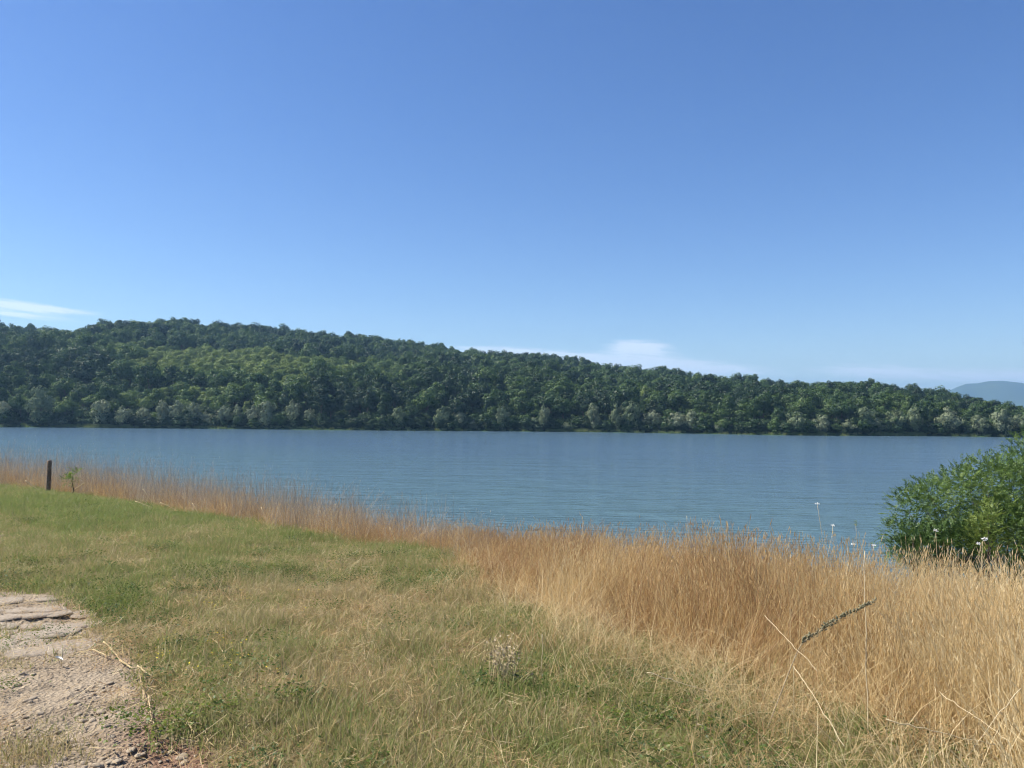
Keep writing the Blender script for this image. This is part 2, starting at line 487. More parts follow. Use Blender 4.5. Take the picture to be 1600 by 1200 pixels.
def path_z(x, y):
    sd = path_sd(x, y)
    z = H(x, y) - 0.035 * sstep(-0.1, 0.5, sd)
    z = z + np.clip(sd * 0.12, -0.02, 0.012)
    return z + (fbm(x * 6, y * 6, 71, 4) - 0.5) * 0.035 * sstep(0, 0.4, sd) + (fbm(x * 24, y * 24, 75, 2) - 0.5) * 0.016 * sstep(0, 0.3, sd)


def build_path():
    st = 0.028
    xs = np.arange(-7.5, 0.4, st); ys = np.arange(1.6, 9.5, st)
    X, Y = np.meshgrid(xs, ys)
    sd = path_sd(X, Y); Z = path_z(X, Y)
    px, py = to_px(np.stack([X, Y, Z], -1))
    red = np.clip(gauss_px(px, py, [(270, 1175, 90, 50, .95), (255, 1120, 30, 25, .7), (230, 1030, 40, 15, .45), (300, 1200, 80, 30, .4)]), 0, 1)
    red = np.clip(red * (0.5 + fbm(X * 5, Y * 5, 91)), 0, 1)
    keep = (sd > -0.16) & (px > -420)
    n, mcol = X.shape
    i = np.arange(n * mcol).reshape(n, mcol)
    F = np.stack([i[:-1, :-1], i[:-1, 1:], i[1:, 1:], i[1:, :-1]], -1).reshape(-1, 4)
    F = F[keep.ravel()[F].all(1)]
    used = np.unique(F); mp = np.full(n * mcol, -1); mp[used] = np.arange(len(used))
    V = np.stack([X, Y, Z], -1).reshape(-1, 3)[used]
    me = mesh('dirt_path', V, mp[F], [M_PATH], True, {'red': red.ravel()[used]})
    return tag(link('dirt_path', me), 'bare stony dirt track in the lower left corner', 'path', kind='structure')


PATH = build_path()


def build_water():
    # a disc, finer towards the bank so the sheet shades smoothly
    az = np.radians(np.linspace(0, 360, 97)); r = np.array([0.0, 20, 60, 150, 300, 600, 1200, 2600, 5000.])
    A, Rr = np.meshgrid(az, r)
    V = np.stack([Rr * np.sin(A), Rr * np.cos(A) + 60, np.full_like(A, WATER_Z)], -1).reshape(-1, 3)
    i = np.arange(A.size).reshape(A.shape)
    F = np.stack([i[:-1, :-1], i[:-1, 1:], i[1:, 1:], i[1:, :-1]], -1).reshape(-1, 4)[:, ::-1]
    me = mesh('lake_water', V, F, [M_WATER])
    tag(link('lake_water', me), 'blue green rippled lake between the bank and the wooded hill', 'water', kind='structure')


build_water()

# far shore and ridge, measured as azimuth, distance and height
SHORE_PX = np.array([(-500, 662), (0, 667.5), (200, 669), (500, 672), (700, 673.5), (900, 675), (1100, 678), (1250, 680.5), (1440, 681.5), (1600, 683.5), (2200, 690)])
RIDGE_PX = np.array([(-500, 505), (-100, 502), (0, 507), (60, 510), (125, 512), (150, 506), (200, 505), (250, 505), (290, 508), (350, 513), (400, 513), (440, 517), (500, 522),
                     (560, 528), (600, 532), (650, 536), (690, 538), (720, 547), (760, 551), (800, 555), (870, 559), (920, 567), (940, 573),
                     (1000, 578), (1060, 583), (1100, 588), (1150, 592), (1200, 598), (1260, 600), (1350, 600), (1400, 604), (1450, 606),
                     (1500, 610), (1540, 617), (1580, 629), (1620, 636), (1800, 640), (2200, 650)], float)


def _az(d): return np.arctan2(d[..., 0], d[..., 1])


_d = pxdir(SHORE_PX[:, 0], SHORE_PX[:, 1])
_t = (WATER_Z - EYE) / _d[:, 2]
SH_AZ = _az(_d); SH_R = np.hypot(_d[:, 0], _d[:, 1]) * _t
print('shore r', SH_R.round())
_d = pxdir(RIDGE_PX[:, 0], RIDGE_PX[:, 1])
RG_AZ = _az(_d); RG_T = _d[:, 2] / np.hypot(_d[:, 0], _d[:, 1])


def shore_r(a): return np.interp(a, SH_AZ, SH_R) + (fbm(a * 40, a * 0, 12, 3) - 0.5) * 6


def ridge_r(a): return np.interp(a, np.radians([-50, -20, 0, 20, 34, 60]), [680, 660, 620, 540, 470, 460])


TREE_H = 11.5


def hill_z(a, r):
    r0 = np.interp(a, SH_AZ, SH_R); rr = ridge_r(a)
    zr = EYE + rr * np.interp(a, RG_AZ, RG_T) - TREE_H
    zr = np.maximum(zr, WATER_Z + 1.6)
    u = (r - r0 - (fbm(a * 40, a * 0, 12, 3) - 0.5) * 6) / (rr - r0)
    up = np.clip(u, 0, 1)
    prof = 0.9 * up ** 0.92 + 0.1 * sstep(0, .25, up)
    z = WATER_Z + (zr - WATER_Z) * prof
    z = z + np.where(u < 0, np.maximum(u * 60, -4), 0) + 0.7 * sstep(0, 0.02, u)
    back = np.clip((r - rr) / 1500, 0, 1)
    z = z - np.where(u > 1, (zr - WATER_Z) * 0.6 * sstep(0, 1, back), 0)
    x = r * np.sin(a); y = r * np.cos(a)
    z = z + (fbm(x * 0.012, y * 0.012, 101, 3) - 0.5) * 16 * np.sin(np.pi * np.clip(u, 0, 1)) * np.clip((zr + 8) / 60, 0.1, 1)
    return z, u


def build_hill():
    az = np.radians(np.arange(-60, 75.01, 0.5))
    q = np.concatenate([[-0.06, -0.03, -0.01, 0, 0.005, 0.01, 0.02], np.linspace(0.04, 1.0, 40), np.linspace(1.1, 4.5, 14)])
    A, Q = np.meshgrid(az, q)
    Rr = shore_r(A) + Q * (ridge_r(A) - shore_r(A))
    Z, u = hill_z(A, Rr)
    V = np.stack([Rr * np.sin(A), Rr * np.cos(A), Z], -1).reshape(-1, 3)
    i = np.arange(A.size).reshape(A.shape)
    F = np.stack([i[:-1, :-1], i[:-1, 1:], i[1:, 1:], i[1:, :-1]], -1).reshape(-1, 4)[:, ::-1]
    tag(link('hill', mesh('hill', V, F, [M_FLOOR], True)), 'long hill across the lake, high on the left and sinking to the right', 'hill', kind='structure')


build_hill()


def build_mountain():
    az = np.radians(np.arange(14, 66, 0.25)); px = np.degrees(az)
    D = 6000.0
    pts = np.array([(1400, 640), (1470, 618), (1490, 608), (1510, 601), (1535, 597), (1558, 595), (1585, 597), (1610, 600), (1660, 598), (1720, 606), (1800, 612), (1950, 622), (2200, 640)])
    d = pxdir(pts[:, 0], pts[:, 1]); a = _az(d); t = d[:, 2] / np.hypot(d[:, 0], d[:, 1])
    zt = EYE + D * np.interp(az, a, t, left=-.004, right=0.004) + (fbm(az * 90, az * 0, 5, 3) - .5) * 14
    q = np.linspace(-1, 1, 25)
    A, Q = np.meshgrid(az, q); ZT = np.broadcast_to(zt, A.shape)
    Rr = D + Q * 900
    Z = -20 + (ZT + 20) * np.cos(Q * np.pi / 2) ** 1.2
    Z = Z + (fbm(A * 60, Rr * 0.004, 7, 4) - 0.5) * 60 * (1 - np.abs(Q)) * np.abs(Q) * 2
    V = np.stack([Rr * np.sin(A), Rr * np.cos(A), Z], -1).reshape(-1, 3)
    i = np.arange(A.size).reshape(A.shape)
    F = np.stack([i[:-1, :-1], i[:-1, 1:], i[1:, 1:], i[1:, :-1]], -1).reshape(-1, 4)[:, ::-1]
    tag(link('mountain', mesh('mountain', V, F, [M_MOUNT], True)), 'distant blue mountain behind the low right end of the hill', 'mountain', kind='structure')


build_mountain()


def build_haze():
    m, nt, N, L = new_mat('haze')
    out = N.new('ShaderNodeOutputMaterial'); v = N.new('ShaderNodeVolumePrincipled')
    v.inputs['Color'].default_value = (0.38, 0.67, 1.0, 1)
    v.inputs['Density'].default_value = HAZE
    v.inputs['Anisotropy'].default_value = 0.2
    L.new(v.outputs[0], out.inputs['Volume'])
    x0, x1, y0, y1, z0, z1 = -5500, 9000, -2500, 8500, -22, 330
    V = [(x, y, z) for z in (z0, z1) for y in (y0, y1) for x in (x0, x1)]
    F = np.array([(0, 2, 3, 1), (4, 5, 7, 6), (0, 1, 5, 4), (2, 6, 7, 3), (0, 4, 6, 2), (1, 3, 7, 5)])
    tag(link('haze', mesh('haze', V, F, [m])), 'thin blue summer haze over the lake and hills', 'haze', kind='stuff')


HAZE = 1.7e-4
build_haze()


# ---------------------------------------------------------------- scattering by geometry nodes
def scatter(name, variants, P, rot, scl, tint, label, cat):
    """one stuff object: plants instanced on points"""
    n = len(P)
    me = bpy.data.meshes.new(name)
    me.vertices.add(n); me.vertices.foreach_set('co', np.asarray(P, np.float32).ravel())
    rng = np.random.default_rng(len(name))
    for k, v, t in (('rot', rot, 'FLOAT_VECTOR'), ('scl', scl, 'FLOAT_VECTOR'), ('tint', tint, 'FLOAT'), ('pick', rng.integers(0, len(variants), n), 'INT')):
        a = me.attributes.new(k, t, 'POINT')
        a.data.foreach_set('vector' if t == 'FLOAT_VECTOR' else 'value', np.asarray(v, np.int32 if t == 'INT' else np.float32).ravel())
    o = link(name, me)
    col = bpy.data.collections.new(name + '_sources')
    for i, vm in enumerate(variants):
        col.objects.link(bpy.data.objects.new(f'{name}_source', vm))
    ng = bpy.data.node_groups.new(name, 'GeometryNodeTree')
    ng.interface.new_socket('Geometry', in_out='INPUT', socket_type='NodeSocketGeometry')
    ng.interface.new_socket('Geometry', in_out='OUTPUT', socket_type='NodeSocketGeometry')
    N = ng.nodes; L = ng.links
    gi = N.new('NodeGroupInput'); go = N.new('NodeGroupOutput')
    ci = N.new('GeometryNodeCollectionInfo'); ci.inputs['Collection'].default_value = col
    ci.inputs['Separate Children'].default_value = True; ci.inputs['Reset Children'].default_value = True
    ip = N.new('GeometryNodeInstanceOnPoints'); ip.inputs['Pick Instance'].default_value = True

    def na(k, t):
        x = N.new('GeometryNodeInputNamedAttribute'); x.data_type = t; x.inputs['Name'].default_value = k
        return x.outputs['Attribute']
    L.new(gi.outputs[0], ip.inputs['Points']); L.new(ci.outputs[0], ip.inputs['Instance'])
    L.new(na('pick', 'INT'), ip.inputs['Instance Index'])
    L.new(na('rot', 'FLOAT_VECTOR'), ip.inputs['Rotation']); L.new(na('scl', 'FLOAT_VECTOR'), ip.inputs['Scale'])
    L.new(ip.outputs[0], go.inputs[0])
    md = o.modifiers.new('scatter', 'NODES'); md.node_group = ng
    return tag(o, label, cat, kind='stuff')


def blades(rng, n, h, w, spread, lean, segs=3, curl=1.6, tipw=0.1, az=None, skew=1.0):
    """n curved tapering blades; h=(lo,hi); returns V,F,var"""
    a = rng.uniform(0, 2 * np.pi, n); rad = spread * np.sqrt(rng.random(n))
    bx, by = rad * np.cos(a), rad * np.sin(a)
    hh = h[0] + (h[1] - h[0]) * rng.random(n) ** skew; ww = w * rng.uniform(0.7, 1.3, n)
    la = rng.uniform(0, 2 * np.pi, n) if az is None else az + rng.normal(0, .35, n)
    le = np.abs(rng.normal(lean[0], lean[1], n))
    t = np.linspace(0, 1, segs + 1)
    horiz = le[:, None] * hh[:, None] * t[None] ** curl
    vert = hh[:, None] * t[None] * np.sqrt(np.maximum(1 - 0.55 * np.minimum(le, 1.25)[:, None] ** 2 * t[None] ** 1.2, 0.05))
    cx = bx[:, None] + horiz * np.cos(la)[:, None]; cyy = by[:, None] + horiz * np.sin(la)[:, None]
    sa = rng.uniform(0, np.pi, n)
    wt = (1 - (1 - tipw) * t ** 1.4)[None] * ww[:, None] * 0.5
    dx = np.cos(sa)[:, None] * wt; dy = np.sin(sa)[:, None] * wt
    V = np.stack([np.stack([cx - dx, cyy - dy, vert], -1), np.stack([cx + dx, cyy + dy, vert], -1)], 2)  # n,segs+1,2,3
    base = (np.arange(n) * (segs + 1) * 2)[:, None] + (np.arange(segs) * 2)[None]
    F = np.stack([base, base + 1, base + 3, base + 2], -1).reshape(-1, 4)
    var = np.repeat(rng.random(n), (segs + 1) * 2)
    tips = np.stack([cx[:, -1], cyy[:, -1], vert[:, -1]], -1)
    prev = np.stack([cx[:, -2], cyy[:, -2], vert[:, -2]], -1)
    return V.reshape(-1, 3), F, var, tips, tips - prev


def join(parts):
    Vs, Fs, vs = [], [], []; o = 0
    for V, F, v in parts:
        Vs.append(V); Fs.append(F + o); vs.append(v); o += len(V)
    return np.concatenate(Vs), np.concatenate(Fs), np.concatenate(vs)


def seed_heads(rng, tips, dirs, ln, w):
    """slim drooping panicles: crossed lens shaped quads"""
    n = len(tips)
    d = dirs / np.linalg.norm(dirs, axis=1)[:, None]
    L_ = ln * rng.uniform(0.7, 1.3, n)
    out = []
    for k in range(2):
        a = rng.uniform(0, np.pi, n) if k == 0 else a + np.pi / 2
        s = np.stack([np.cos(a), np.sin(a), np.zeros(n)], -1) * (w * rng.uniform(.7, 1.3, n))[:, None]
        c = tips
        V = np.stack([c - d * 0.15 * L_[:, None], c + d * 0.35 * L_[:, None] + s * .5, c + d * L_[:, None], c + d * 0.35 * L_[:, None] - s * .5], 1).reshape(-1, 3)
        F = np.arange(n * 4).reshape(-1, 4)
        out.append((V, F, np.repeat(rng.uniform(.3, 1, n), 4)))
    return out


def turf_variants():
    vs = []
    for i in range(10):
        r = np.random.default_rng(100 + i)
        A = blades(r, 105, (.025, .095), .0062, .25, (.5, .4), 2, skew=1.4)[:3]
        B = blades(r, 46, (.06, .17), .0052, .25, (.95, .35), 3)[:3]
        V, F, v = join([A, B])
        vs.append(mesh('turf', V, F, [M_GRASS], False, {'var': v}))
    return vs


def thatch_variants():
    vs = []
    for i in range(8):
        r = np.random.default_rng(200 + i)
        n = 22
        a = r.uniform(0, 2 * np.pi, n); L_ = r.uniform(.03, .15, n)
        c = r.normal(0, .13, (n, 2)); z0 = r.uniform(.008, .05, n); dz = r.normal(0, .03, n)
        t = np.array([-.5, 0, .5])
        bend = r.normal(0, .05, n)
        X = c[:, :1] + np.cos(a)[:, None] * L_[:, None] * t - np.sin(a)[:, None] * bend[:, None] * (t ** 2)
        Y = c[:, 1:] + np.sin(a)[:, None] * L_[:, None] * t + np.cos(a)[:, None] * bend[:, None] * (t ** 2)
        Z = np.maximum(z0[:, None] + dz[:, None] * t * 2, .004)
        w = r.uniform(.0006, .0014, n)[:, None]
        sx, sy = -np.sin(a)[:, None] * w, np.cos(a)[:, None] * w
        V = np.stack([np.stack([X - sx, Y - sy, Z], -1), np.stack([X + sx, Y + sy, Z + .001], -1)], 2).reshape(-1, 3)
        b = (np.arange(n) * 6)[:, None] + np.array([0, 2])[None]
        F = np.stack([b, b + 1, b + 3, b + 2], -1).reshape(-1, 4)
        vs.append(mesh('thatch', V, F, [M_STRAW], False, {'var': np.repeat(r.random(n), 6)}))
    return vs


def leaf_quads(rng, C, Nrm, size, aspect=1.0):
    """leaf faces with centre C and rough normal Nrm"""
    n = len(C)
    Nrm = Nrm / np.linalg.norm(Nrm, axis=1)[:, None]
    t = np.cross(Nrm, rng.normal(size=(n, 3))); t /= np.linalg.norm(t, axis=1)[:, None] + 1e-9
    b = np.cross(Nrm, t)
    s = (size * rng.uniform(.6, 1.4, n))[:, None] * 0.5
    V = np.stack([C - t * s * aspect, C + b * s * .8 - t * s * .1, C + t * s * aspect, C - b * s * .8 + t * s * .1], 1).reshape(-1, 3)
    return V, np.arange(4 * n).reshape(-1, 4)


def weed_variants():
    vs = []
    for i in range(6):
        r = np.random.default_rng(300 + i)
        n = 110
        C = np.stack([r.normal(0, .08, n), r.normal(0, .08, n), r.uniform(.015, .075, n)], -1)
        nn = np.stack([r.normal(0, .4, n), r.normal(0, .4, n), np.ones(n)], -1)
        V, F = leaf_quads(r, C, nn, .013, 1.4)
        vs.append(mesh('weed', V, F, [M_WEED], False, {'var': np.repeat(r.random(n), 4)}))
    return vs


def tall_variants(seed, n, h, w, lean, spread, mat, head=True, leaves=8, count=10):
    vs = []
    for i in range(count):
        r = np.random.default_rng(seed + i)
        V, F, v, tips, dirs = blades(r, n, h, w, spread, lean, 4, 1.8, .35, skew=1.5)
        parts = [(V, F, v)]
        if head: parts += seed_heads(r, tips, dirs, .06, .0065)
        if leaves:
            parts.append(blades(r, leaves, (h[0] * .3, h[1] * .6), w * 1.7, spread, (.75, .3), 3)[:3])
        V, F, v = join(parts)
        vs.append(mesh('dry_tuft', V, F, [mat], False, {'var': v}))
    return vs


def polar_points(rng, dens_bands, a0=-44, a1=46):
    """random points in the wedge in view, denser near the camera"""
    out = []
    for r0, r1, d in dens_bands:
        n = int(0.5 * R_(a1 - a0) * (r1 * r1 - r0 * r0) * d)
        a = np.radians(rng.uniform(a0, a1, n)); r = np.sqrt(rng.uniform(r0 * r0, r1 * r1, n))
        out.append(np.stack([r * np.sin(a), r * np.cos(a)], -1))
    return np.concatenate(out)


rng = np.random.default_rng(7)


def scatter_bank():
    # turf
    P = polar_points(rng, [(2.2, 5, 85), (5, 9, 62), (9, 16, 36), (16, 40, 18)])
    x, y = P[:, 0], P[:, 1]
    sd = dry_sd(x, y); ps = path_sd(x, y); g = green_map(x, y)
    cover = (1 - sstep(-.28, .08, ps) * (1 - 0.14 * sstep(.5, .75, fbm(x * 2.5, y * 2.5, 44)))) * (1 - 0.85 * sstep(.0, .7, sd))
    px, py = to_px(np.stack([x, y, H(x, y)], -1))
    cover = np.maximum(cover, gauss_px(px, py, [(0, 1030, 28, 14, .4), (10, 1170, 45, 32, .7), (100, 1000, 18, 8, .7), (185, 1120, 18, 8, .5)]) * (ps > 0))
    cover *= 0.35 + 0.65 * sstep(.25, .5, fbm(x * 3, y * 3, 47, 3) + 0.25 * g)
    k = (rng.random(len(x)) < cover) & (edge_s(x, y) < 3)
    x, y, g, sd = x[k], y[k], g[k], sd[k]
    n = len(x)
    lush = 0.5 + 0.7 * g * (0.6 + 0.8 * fbm(x * 1.5, y * 1.5, 61, 3)) + .55 * sstep(.56, .72, fbm(x * 3.1, y * 3.1, 62, 2))
    far = 1 + 0.35 * sstep(8, 25, np.hypot(x, y))
    s = lush * rng.uniform(.7, 1.3, n)
    rot = np.stack([rng.normal(0, .08, n), rng.normal(0, .08, n), rng.uniform(0, 6.28, n)], -1)
    scatter('turf_grass', turf_variants(), np.stack([x, y, H(x, y) - 0.006 - 0.03 * sstep(0, .3, path_sd(x, y))], -1), rot, np.stack([far, far, s], -1),
            np.clip(g + rng.normal(0, .12, n), 0, 1), 'short green and bleached turf on the near bank', 'grass')
    # dead straw lying in the turf
    P = polar_points(rng, [(2.2, 5, 90), (5, 9, 70), (9, 16, 40), (16, 35, 12)])
    x, y = P[:, 0], P[:, 1]
    sd = dry_sd(x, y); ps = path_sd(x, y); g = green_map(x, y)
    px, py = to_px(np.stack([x, y, H(x, y)], -1))
    c = (0.8 - 0.6 * g) * (1 - .8 * sstep(0, .4, ps)) + gauss_px(px, py, [(1000, 1040, 160, 60, .8), (900, 1000, 90, 50, .5), (1200, 1130, 120, 40, .6)])
    c *= 0.3 + 0.9 * sstep(.35, .65, fbm(x * 2, y * 2, 63, 3))
    k = (rng.random(len(x)) < c) & (sd < 1.5)
    x, y = x[k], y[k]; n = len(x)
    rot = np.stack([rng.normal(0, .1, n), rng.normal(0, .1, n), rng.uniform(0, 6.28, n)], -1)
    s = rng.uniform(.6, 1.35, n)
    scatter('lying_straw', thatch_variants(), np.stack([x, y, H(x, y) + .012], -1), rot, np.stack([s, s, s], -1),
            np.clip(rng.normal(.5, .25, n), 0, 1), 'pale dead straw lying scattered through the turf', 'straw')
    # low broadleaved weeds
    P = polar_points(rng, [(2.2, 6, 30), (6, 12, 18), (12, 25, 6)])
    x, y = P[:, 0], P[:, 1]
    ps = path_sd(x, y); sd = dry_sd(x, y)
    px, py = to_px(np.stack([x, y, H(x, y)], -1))
    c = 1.2 * sstep(.48, .64, fbm(x * 1.1, y * 1.1, 81, 3)) + gauss_px(px, py, [(310, 1050, 60, 35, .9), (350, 1020, 50, 20, .6), (170, 945, 80, 25, .6)])
    c = c * (1 - .9 * sstep(-.05, .15, ps)) * (1 - sstep(0, .6, sd))
    k = rng.random(len(x)) < c
    x, y = x[k], y[k]; n = len(x)
    s = rng.uniform(.7, 1.5, n)
    scatter('low_weeds', weed_variants(), np.stack([x, y, H(x, y) + .01], -1), np.stack([rng.normal(0, .1, n), rng.normal(0, .1, n), rng.uniform(0, 6.28, n)], -1),
            np.stack([s, s, s], -1), rng.random(n), 'small broadleaved weeds growing low in the turf', 'weeds')
    # tiny yellow flowers
    P = polar_points(rng, [(2.4, 6, 40), (6, 12, 25)])
    x, y = P[:, 0], P[:, 1]; px, py = to_px(np.stack([x, y, H(x, y)], -1))
    c = gauss_px(px, py, [(268, 1035, 25, 18, .8), (345, 1035, 45, 22, .8), (215, 872, 40, 14, .4), (310, 945, 60, 20, .3), (480, 1000, 200, 60, .05), (20, 1170, 30, 20, .4)])
    k = (rng.random(len(x)) < c) & (path_sd(x, y) < 0); x, y = x[k], y[k]; n = len(x)
    fv = []
    for i in range(3):
        r = np.random.default_rng(350 + i); m = 9
        C = np.stack([r.normal(0, .05, m), r.normal(0, .05, m), r.uniform(.06, .11, m)], -1)
        V, F = leaf_quads(r, C, np.stack([r.normal(0, .4, m), r.normal(0, .4, m) - .2, np.ones(m)], -1), .013)
        fv.append(mesh('yellow_flower', V, F, [M_YELLOW]))
    scatter('yellow_flowers', fv, np.stack([x, y, H(x, y)], -1), np.stack([np.zeros(n), np.zeros(n), rng.uniform(0, 6.28, n)], -1), np.ones((n, 3)), rng.random(n),
            'tiny yellow flowers scattered in the turf beside the track', 'flowers')
    # tall dry grass
    P = polar_points(rng, [(2.6, 6, 34), (6, 10, 30), (10, 16, 22), (16, 26, 12)], -20, 48)
    x, y = P[:, 0], P[:, 1]
    sd = dry_sd(x, y)
    px, py = to_px(np.stack([x, y, H(x, y)], -1))
    right = sstep(640, 730, px)
    dens = sstep(-.05, .8, sd) * right * (0.4 + 0.6 * sstep(.3, .5, fbm(x * 1.2, y * 1.2, 87, 3)))
    dens *= 1 - 0.75 * np.clip(gauss_px(px, py, [(1430, 905, 60, 22, 1)]), 0, 1)
    k = (rng.random(len(x)) < dens) & (edge_s(x, y) < 9)
    x, y, sd, px, py = x[k], y[k], sd[k], px[k], py[k]; n = len(x)
    hgt = (0.5 + 0.42 * sstep(0, 1.2, sd)) * (0.72 + 0.5 * fbm(x * .8, y * .8, 93, 3)) * rng.uniform(.7, 1.1, n) * (1 - .24 * (1 - sstep(700, 1150, px))) * (1 - .2 * sstep(1330, 1450, px) * (py < 960))
    tint = 0.30 + 0.36 * sstep(1150, 1560, px) + 0.22 * sstep(1000, 1150, py) + (fbm(x * .9, y * .9, 95, 3) - .5) * .9 + rng.normal(0, .12, n)
    tint += gauss_px(px, py, [(1530, 960, 90, 60, .3), (890, 960, 60, 40, .35)])
    yaw = rng.uniform(0, 6.28, n)        # tufts lean together where wind and weight have bent them
    wx = (fbm(x * .7, y * .7, 301, 3) - .42) * 1.1 + rng.normal(0, .12, n); wy = (fbm(x * .7, y * .7, 302, 3) - .5) * .9 + rng.normal(0, .12, n)
    rot = np.stack([-(-np.sin(yaw) * wx + np.cos(yaw) * wy), np.cos(yaw) * wx + np.sin(yaw) * wy, yaw], -1)
    scatter('tall_dry_grass', tall_variants(400, 76, (.25, .95), .0042, (.16, .12), .2, M_STRAW, True, 24), np.stack([x, y, H(x, y) - .01], -1), rot,
            np.stack([rng.uniform(.7, 1.3, n)] * 2 + [hgt], -1), np.clip(tint, 0, 1), 'tall golden brown dry grass filling the right side of the bank', 'grass')
    # beaten down straw along its front edge
    P = polar_points(rng, [(2.6, 6, 26), (6, 10, 22), (10, 16, 10)], -12, 46)
    x, y = P[:, 0], P[:, 1]; sd = dry_sd(x, y)
    px, py = to_px(np.stack([x, y, H(x, y)], -1))
    fl = gauss_px(px, py, [(885, 975, 75, 35, 1.0), (1090, 1090, 130, 24, .9), (1000, 1030, 90, 30, .6), (1230, 1140, 90, 25, .6)])
    c = fl + np.exp(-((sd - .15) / .55) ** 2) * (0.25 + .75 * sstep(.4, .6, fbm(x * 1.6, y * 1.6, 97, 3))) * sstep(680, 760, px)
    k = rng.random(len(x)) < c
    x, y, fl = x[k], y[k], fl[k]; n = len(x)
    rot = np.stack([rng.normal(0, .2, n), rng.normal(0, .2, n), rng.uniform(0, 6.28, n)], -1)
    vs = tall_variants(450, 40, (.25, .6), .0032, (1.05, .3), .24, M_STRAW, False, 0, 8)
    scatter('flattened_grass', vs, np.stack([x, y, H(x, y)], -1), rot, np.stack([rng.uniform(.6, 1.1, n)] * 3, -1),
            np.clip(rng.normal(.68, .2, n) + .25 * fl, 0, 1), 'pale beaten down straw along the front of the tall dry grass', 'straw')
    # reddish dry band along the bank edge on the left, then taller thin reeds
    P = polar_points(rng, [(10, 16, 40), (16, 26, 28), (26, 55, 15)], -46, 4)
    x, y = P[:, 0], P[:, 1]; sd = dry_sd(x, y)
    px, py = to_px(np.stack([x, y, H(x, y)], -1))
    k = (rng.random(len(x)) < sstep(-.15, .35, sd) * (1 - sstep(1.6, 3.2, sd)) * (1 - sstep(660, 740, px)) * (0.26 + .3 * sstep(.4, .6, fbm(x * .9, y * .9, 99, 3))) * (1 - .35 * sstep(16, 26, np.hypot(x, y))))
    x, y, sd = x[k], y[k], sd[k]; n = len(x)
    dist = np.hypot(x, y)
    hh = (.32 + .25 * sstep(.1, 1, sd)) * rng.uniform(.6, 1.4, n) * (1 + .9 * sstep(14, 30, dist))
    rot = np.stack([rng.normal(0, .15, n), rng.normal(0, .15, n), rng.uniform(0, 6.28, n)], -1)
    scatter('bank_edge_grass', tall_variants(500, 44, (.3, .9), .0045, (.35, .3), .26, M_STRAW), np.stack([x, y, H(x, y) - .01], -1), rot,
            np.stack([np.ones(n) * 1.15] * 2 + [hh], -1), np.clip(.24 + rng.normal(0, .2, n), 0, 1), 'low reddish dry grass along the edge of the bank', 'grass')
    P = polar_points(rng, [(11, 18, 16), (18, 28, 17), (28, 55, 14)], -46, 8)
    x, y = P[:, 0], P[:, 1]; sd = dry_sd(x, y)
    px, py = to_px(np.stack([x, y, H(x, y)], -1))
    k = (rng.random(len(x)) < sstep(.0, .5, sd) * (1 - sstep(2.2, 4, sd)) * (1 - sstep(700, 800, px)) * (.6 + .4 * sstep(.4, .6, fbm(x * .5, y * .5, 103, 3))))
    x, y, sd = x[k], y[k], sd[k]; n = len(x)
    hh = rng.uniform(.65, 1.08, n) * np.interp(np.hypot(x, y), [12, 15, 21, 33], [.42, .60, .86, 1.12])
    rot = np.stack([rng.normal(0, .1, n), rng.normal(0, .1, n), rng.uniform(0, 6.28, n)], -1)
    scatter('dry_reeds', tall_variants(550, 9, (.9, 1.75), .0055, (.12, .12), .3, M_REED, True, 3), np.stack([x, y, H(x, y) - .02], -1), rot,
            np.stack([np.ones(n)] * 2 + [hh], -1), np.clip(.4 + rng.normal(0, .25, n), 0, 1), 'thin dry reeds standing along the water on the left', 'reeds')


scatter_bank()


# ---------------------------------------------------------------- trees
def ellip_clumps(r, n, rx, rz, zc, shell=.55, low=-0.6):
    """clump centres through the crown's volume, more of them near its surface"""
    out = []
    while len(out) < n:
        d = r.normal(size=3); d /= np.linalg.norm(d)
        if d[2] < low: continue
        q = (shell + (1 - shell) * r.random()) * r.uniform(.8, 1.12)
        out.append((d[0] * rx * q, d[1] * rx * q, zc + d[2] * rz * q))
    return np.array(out)


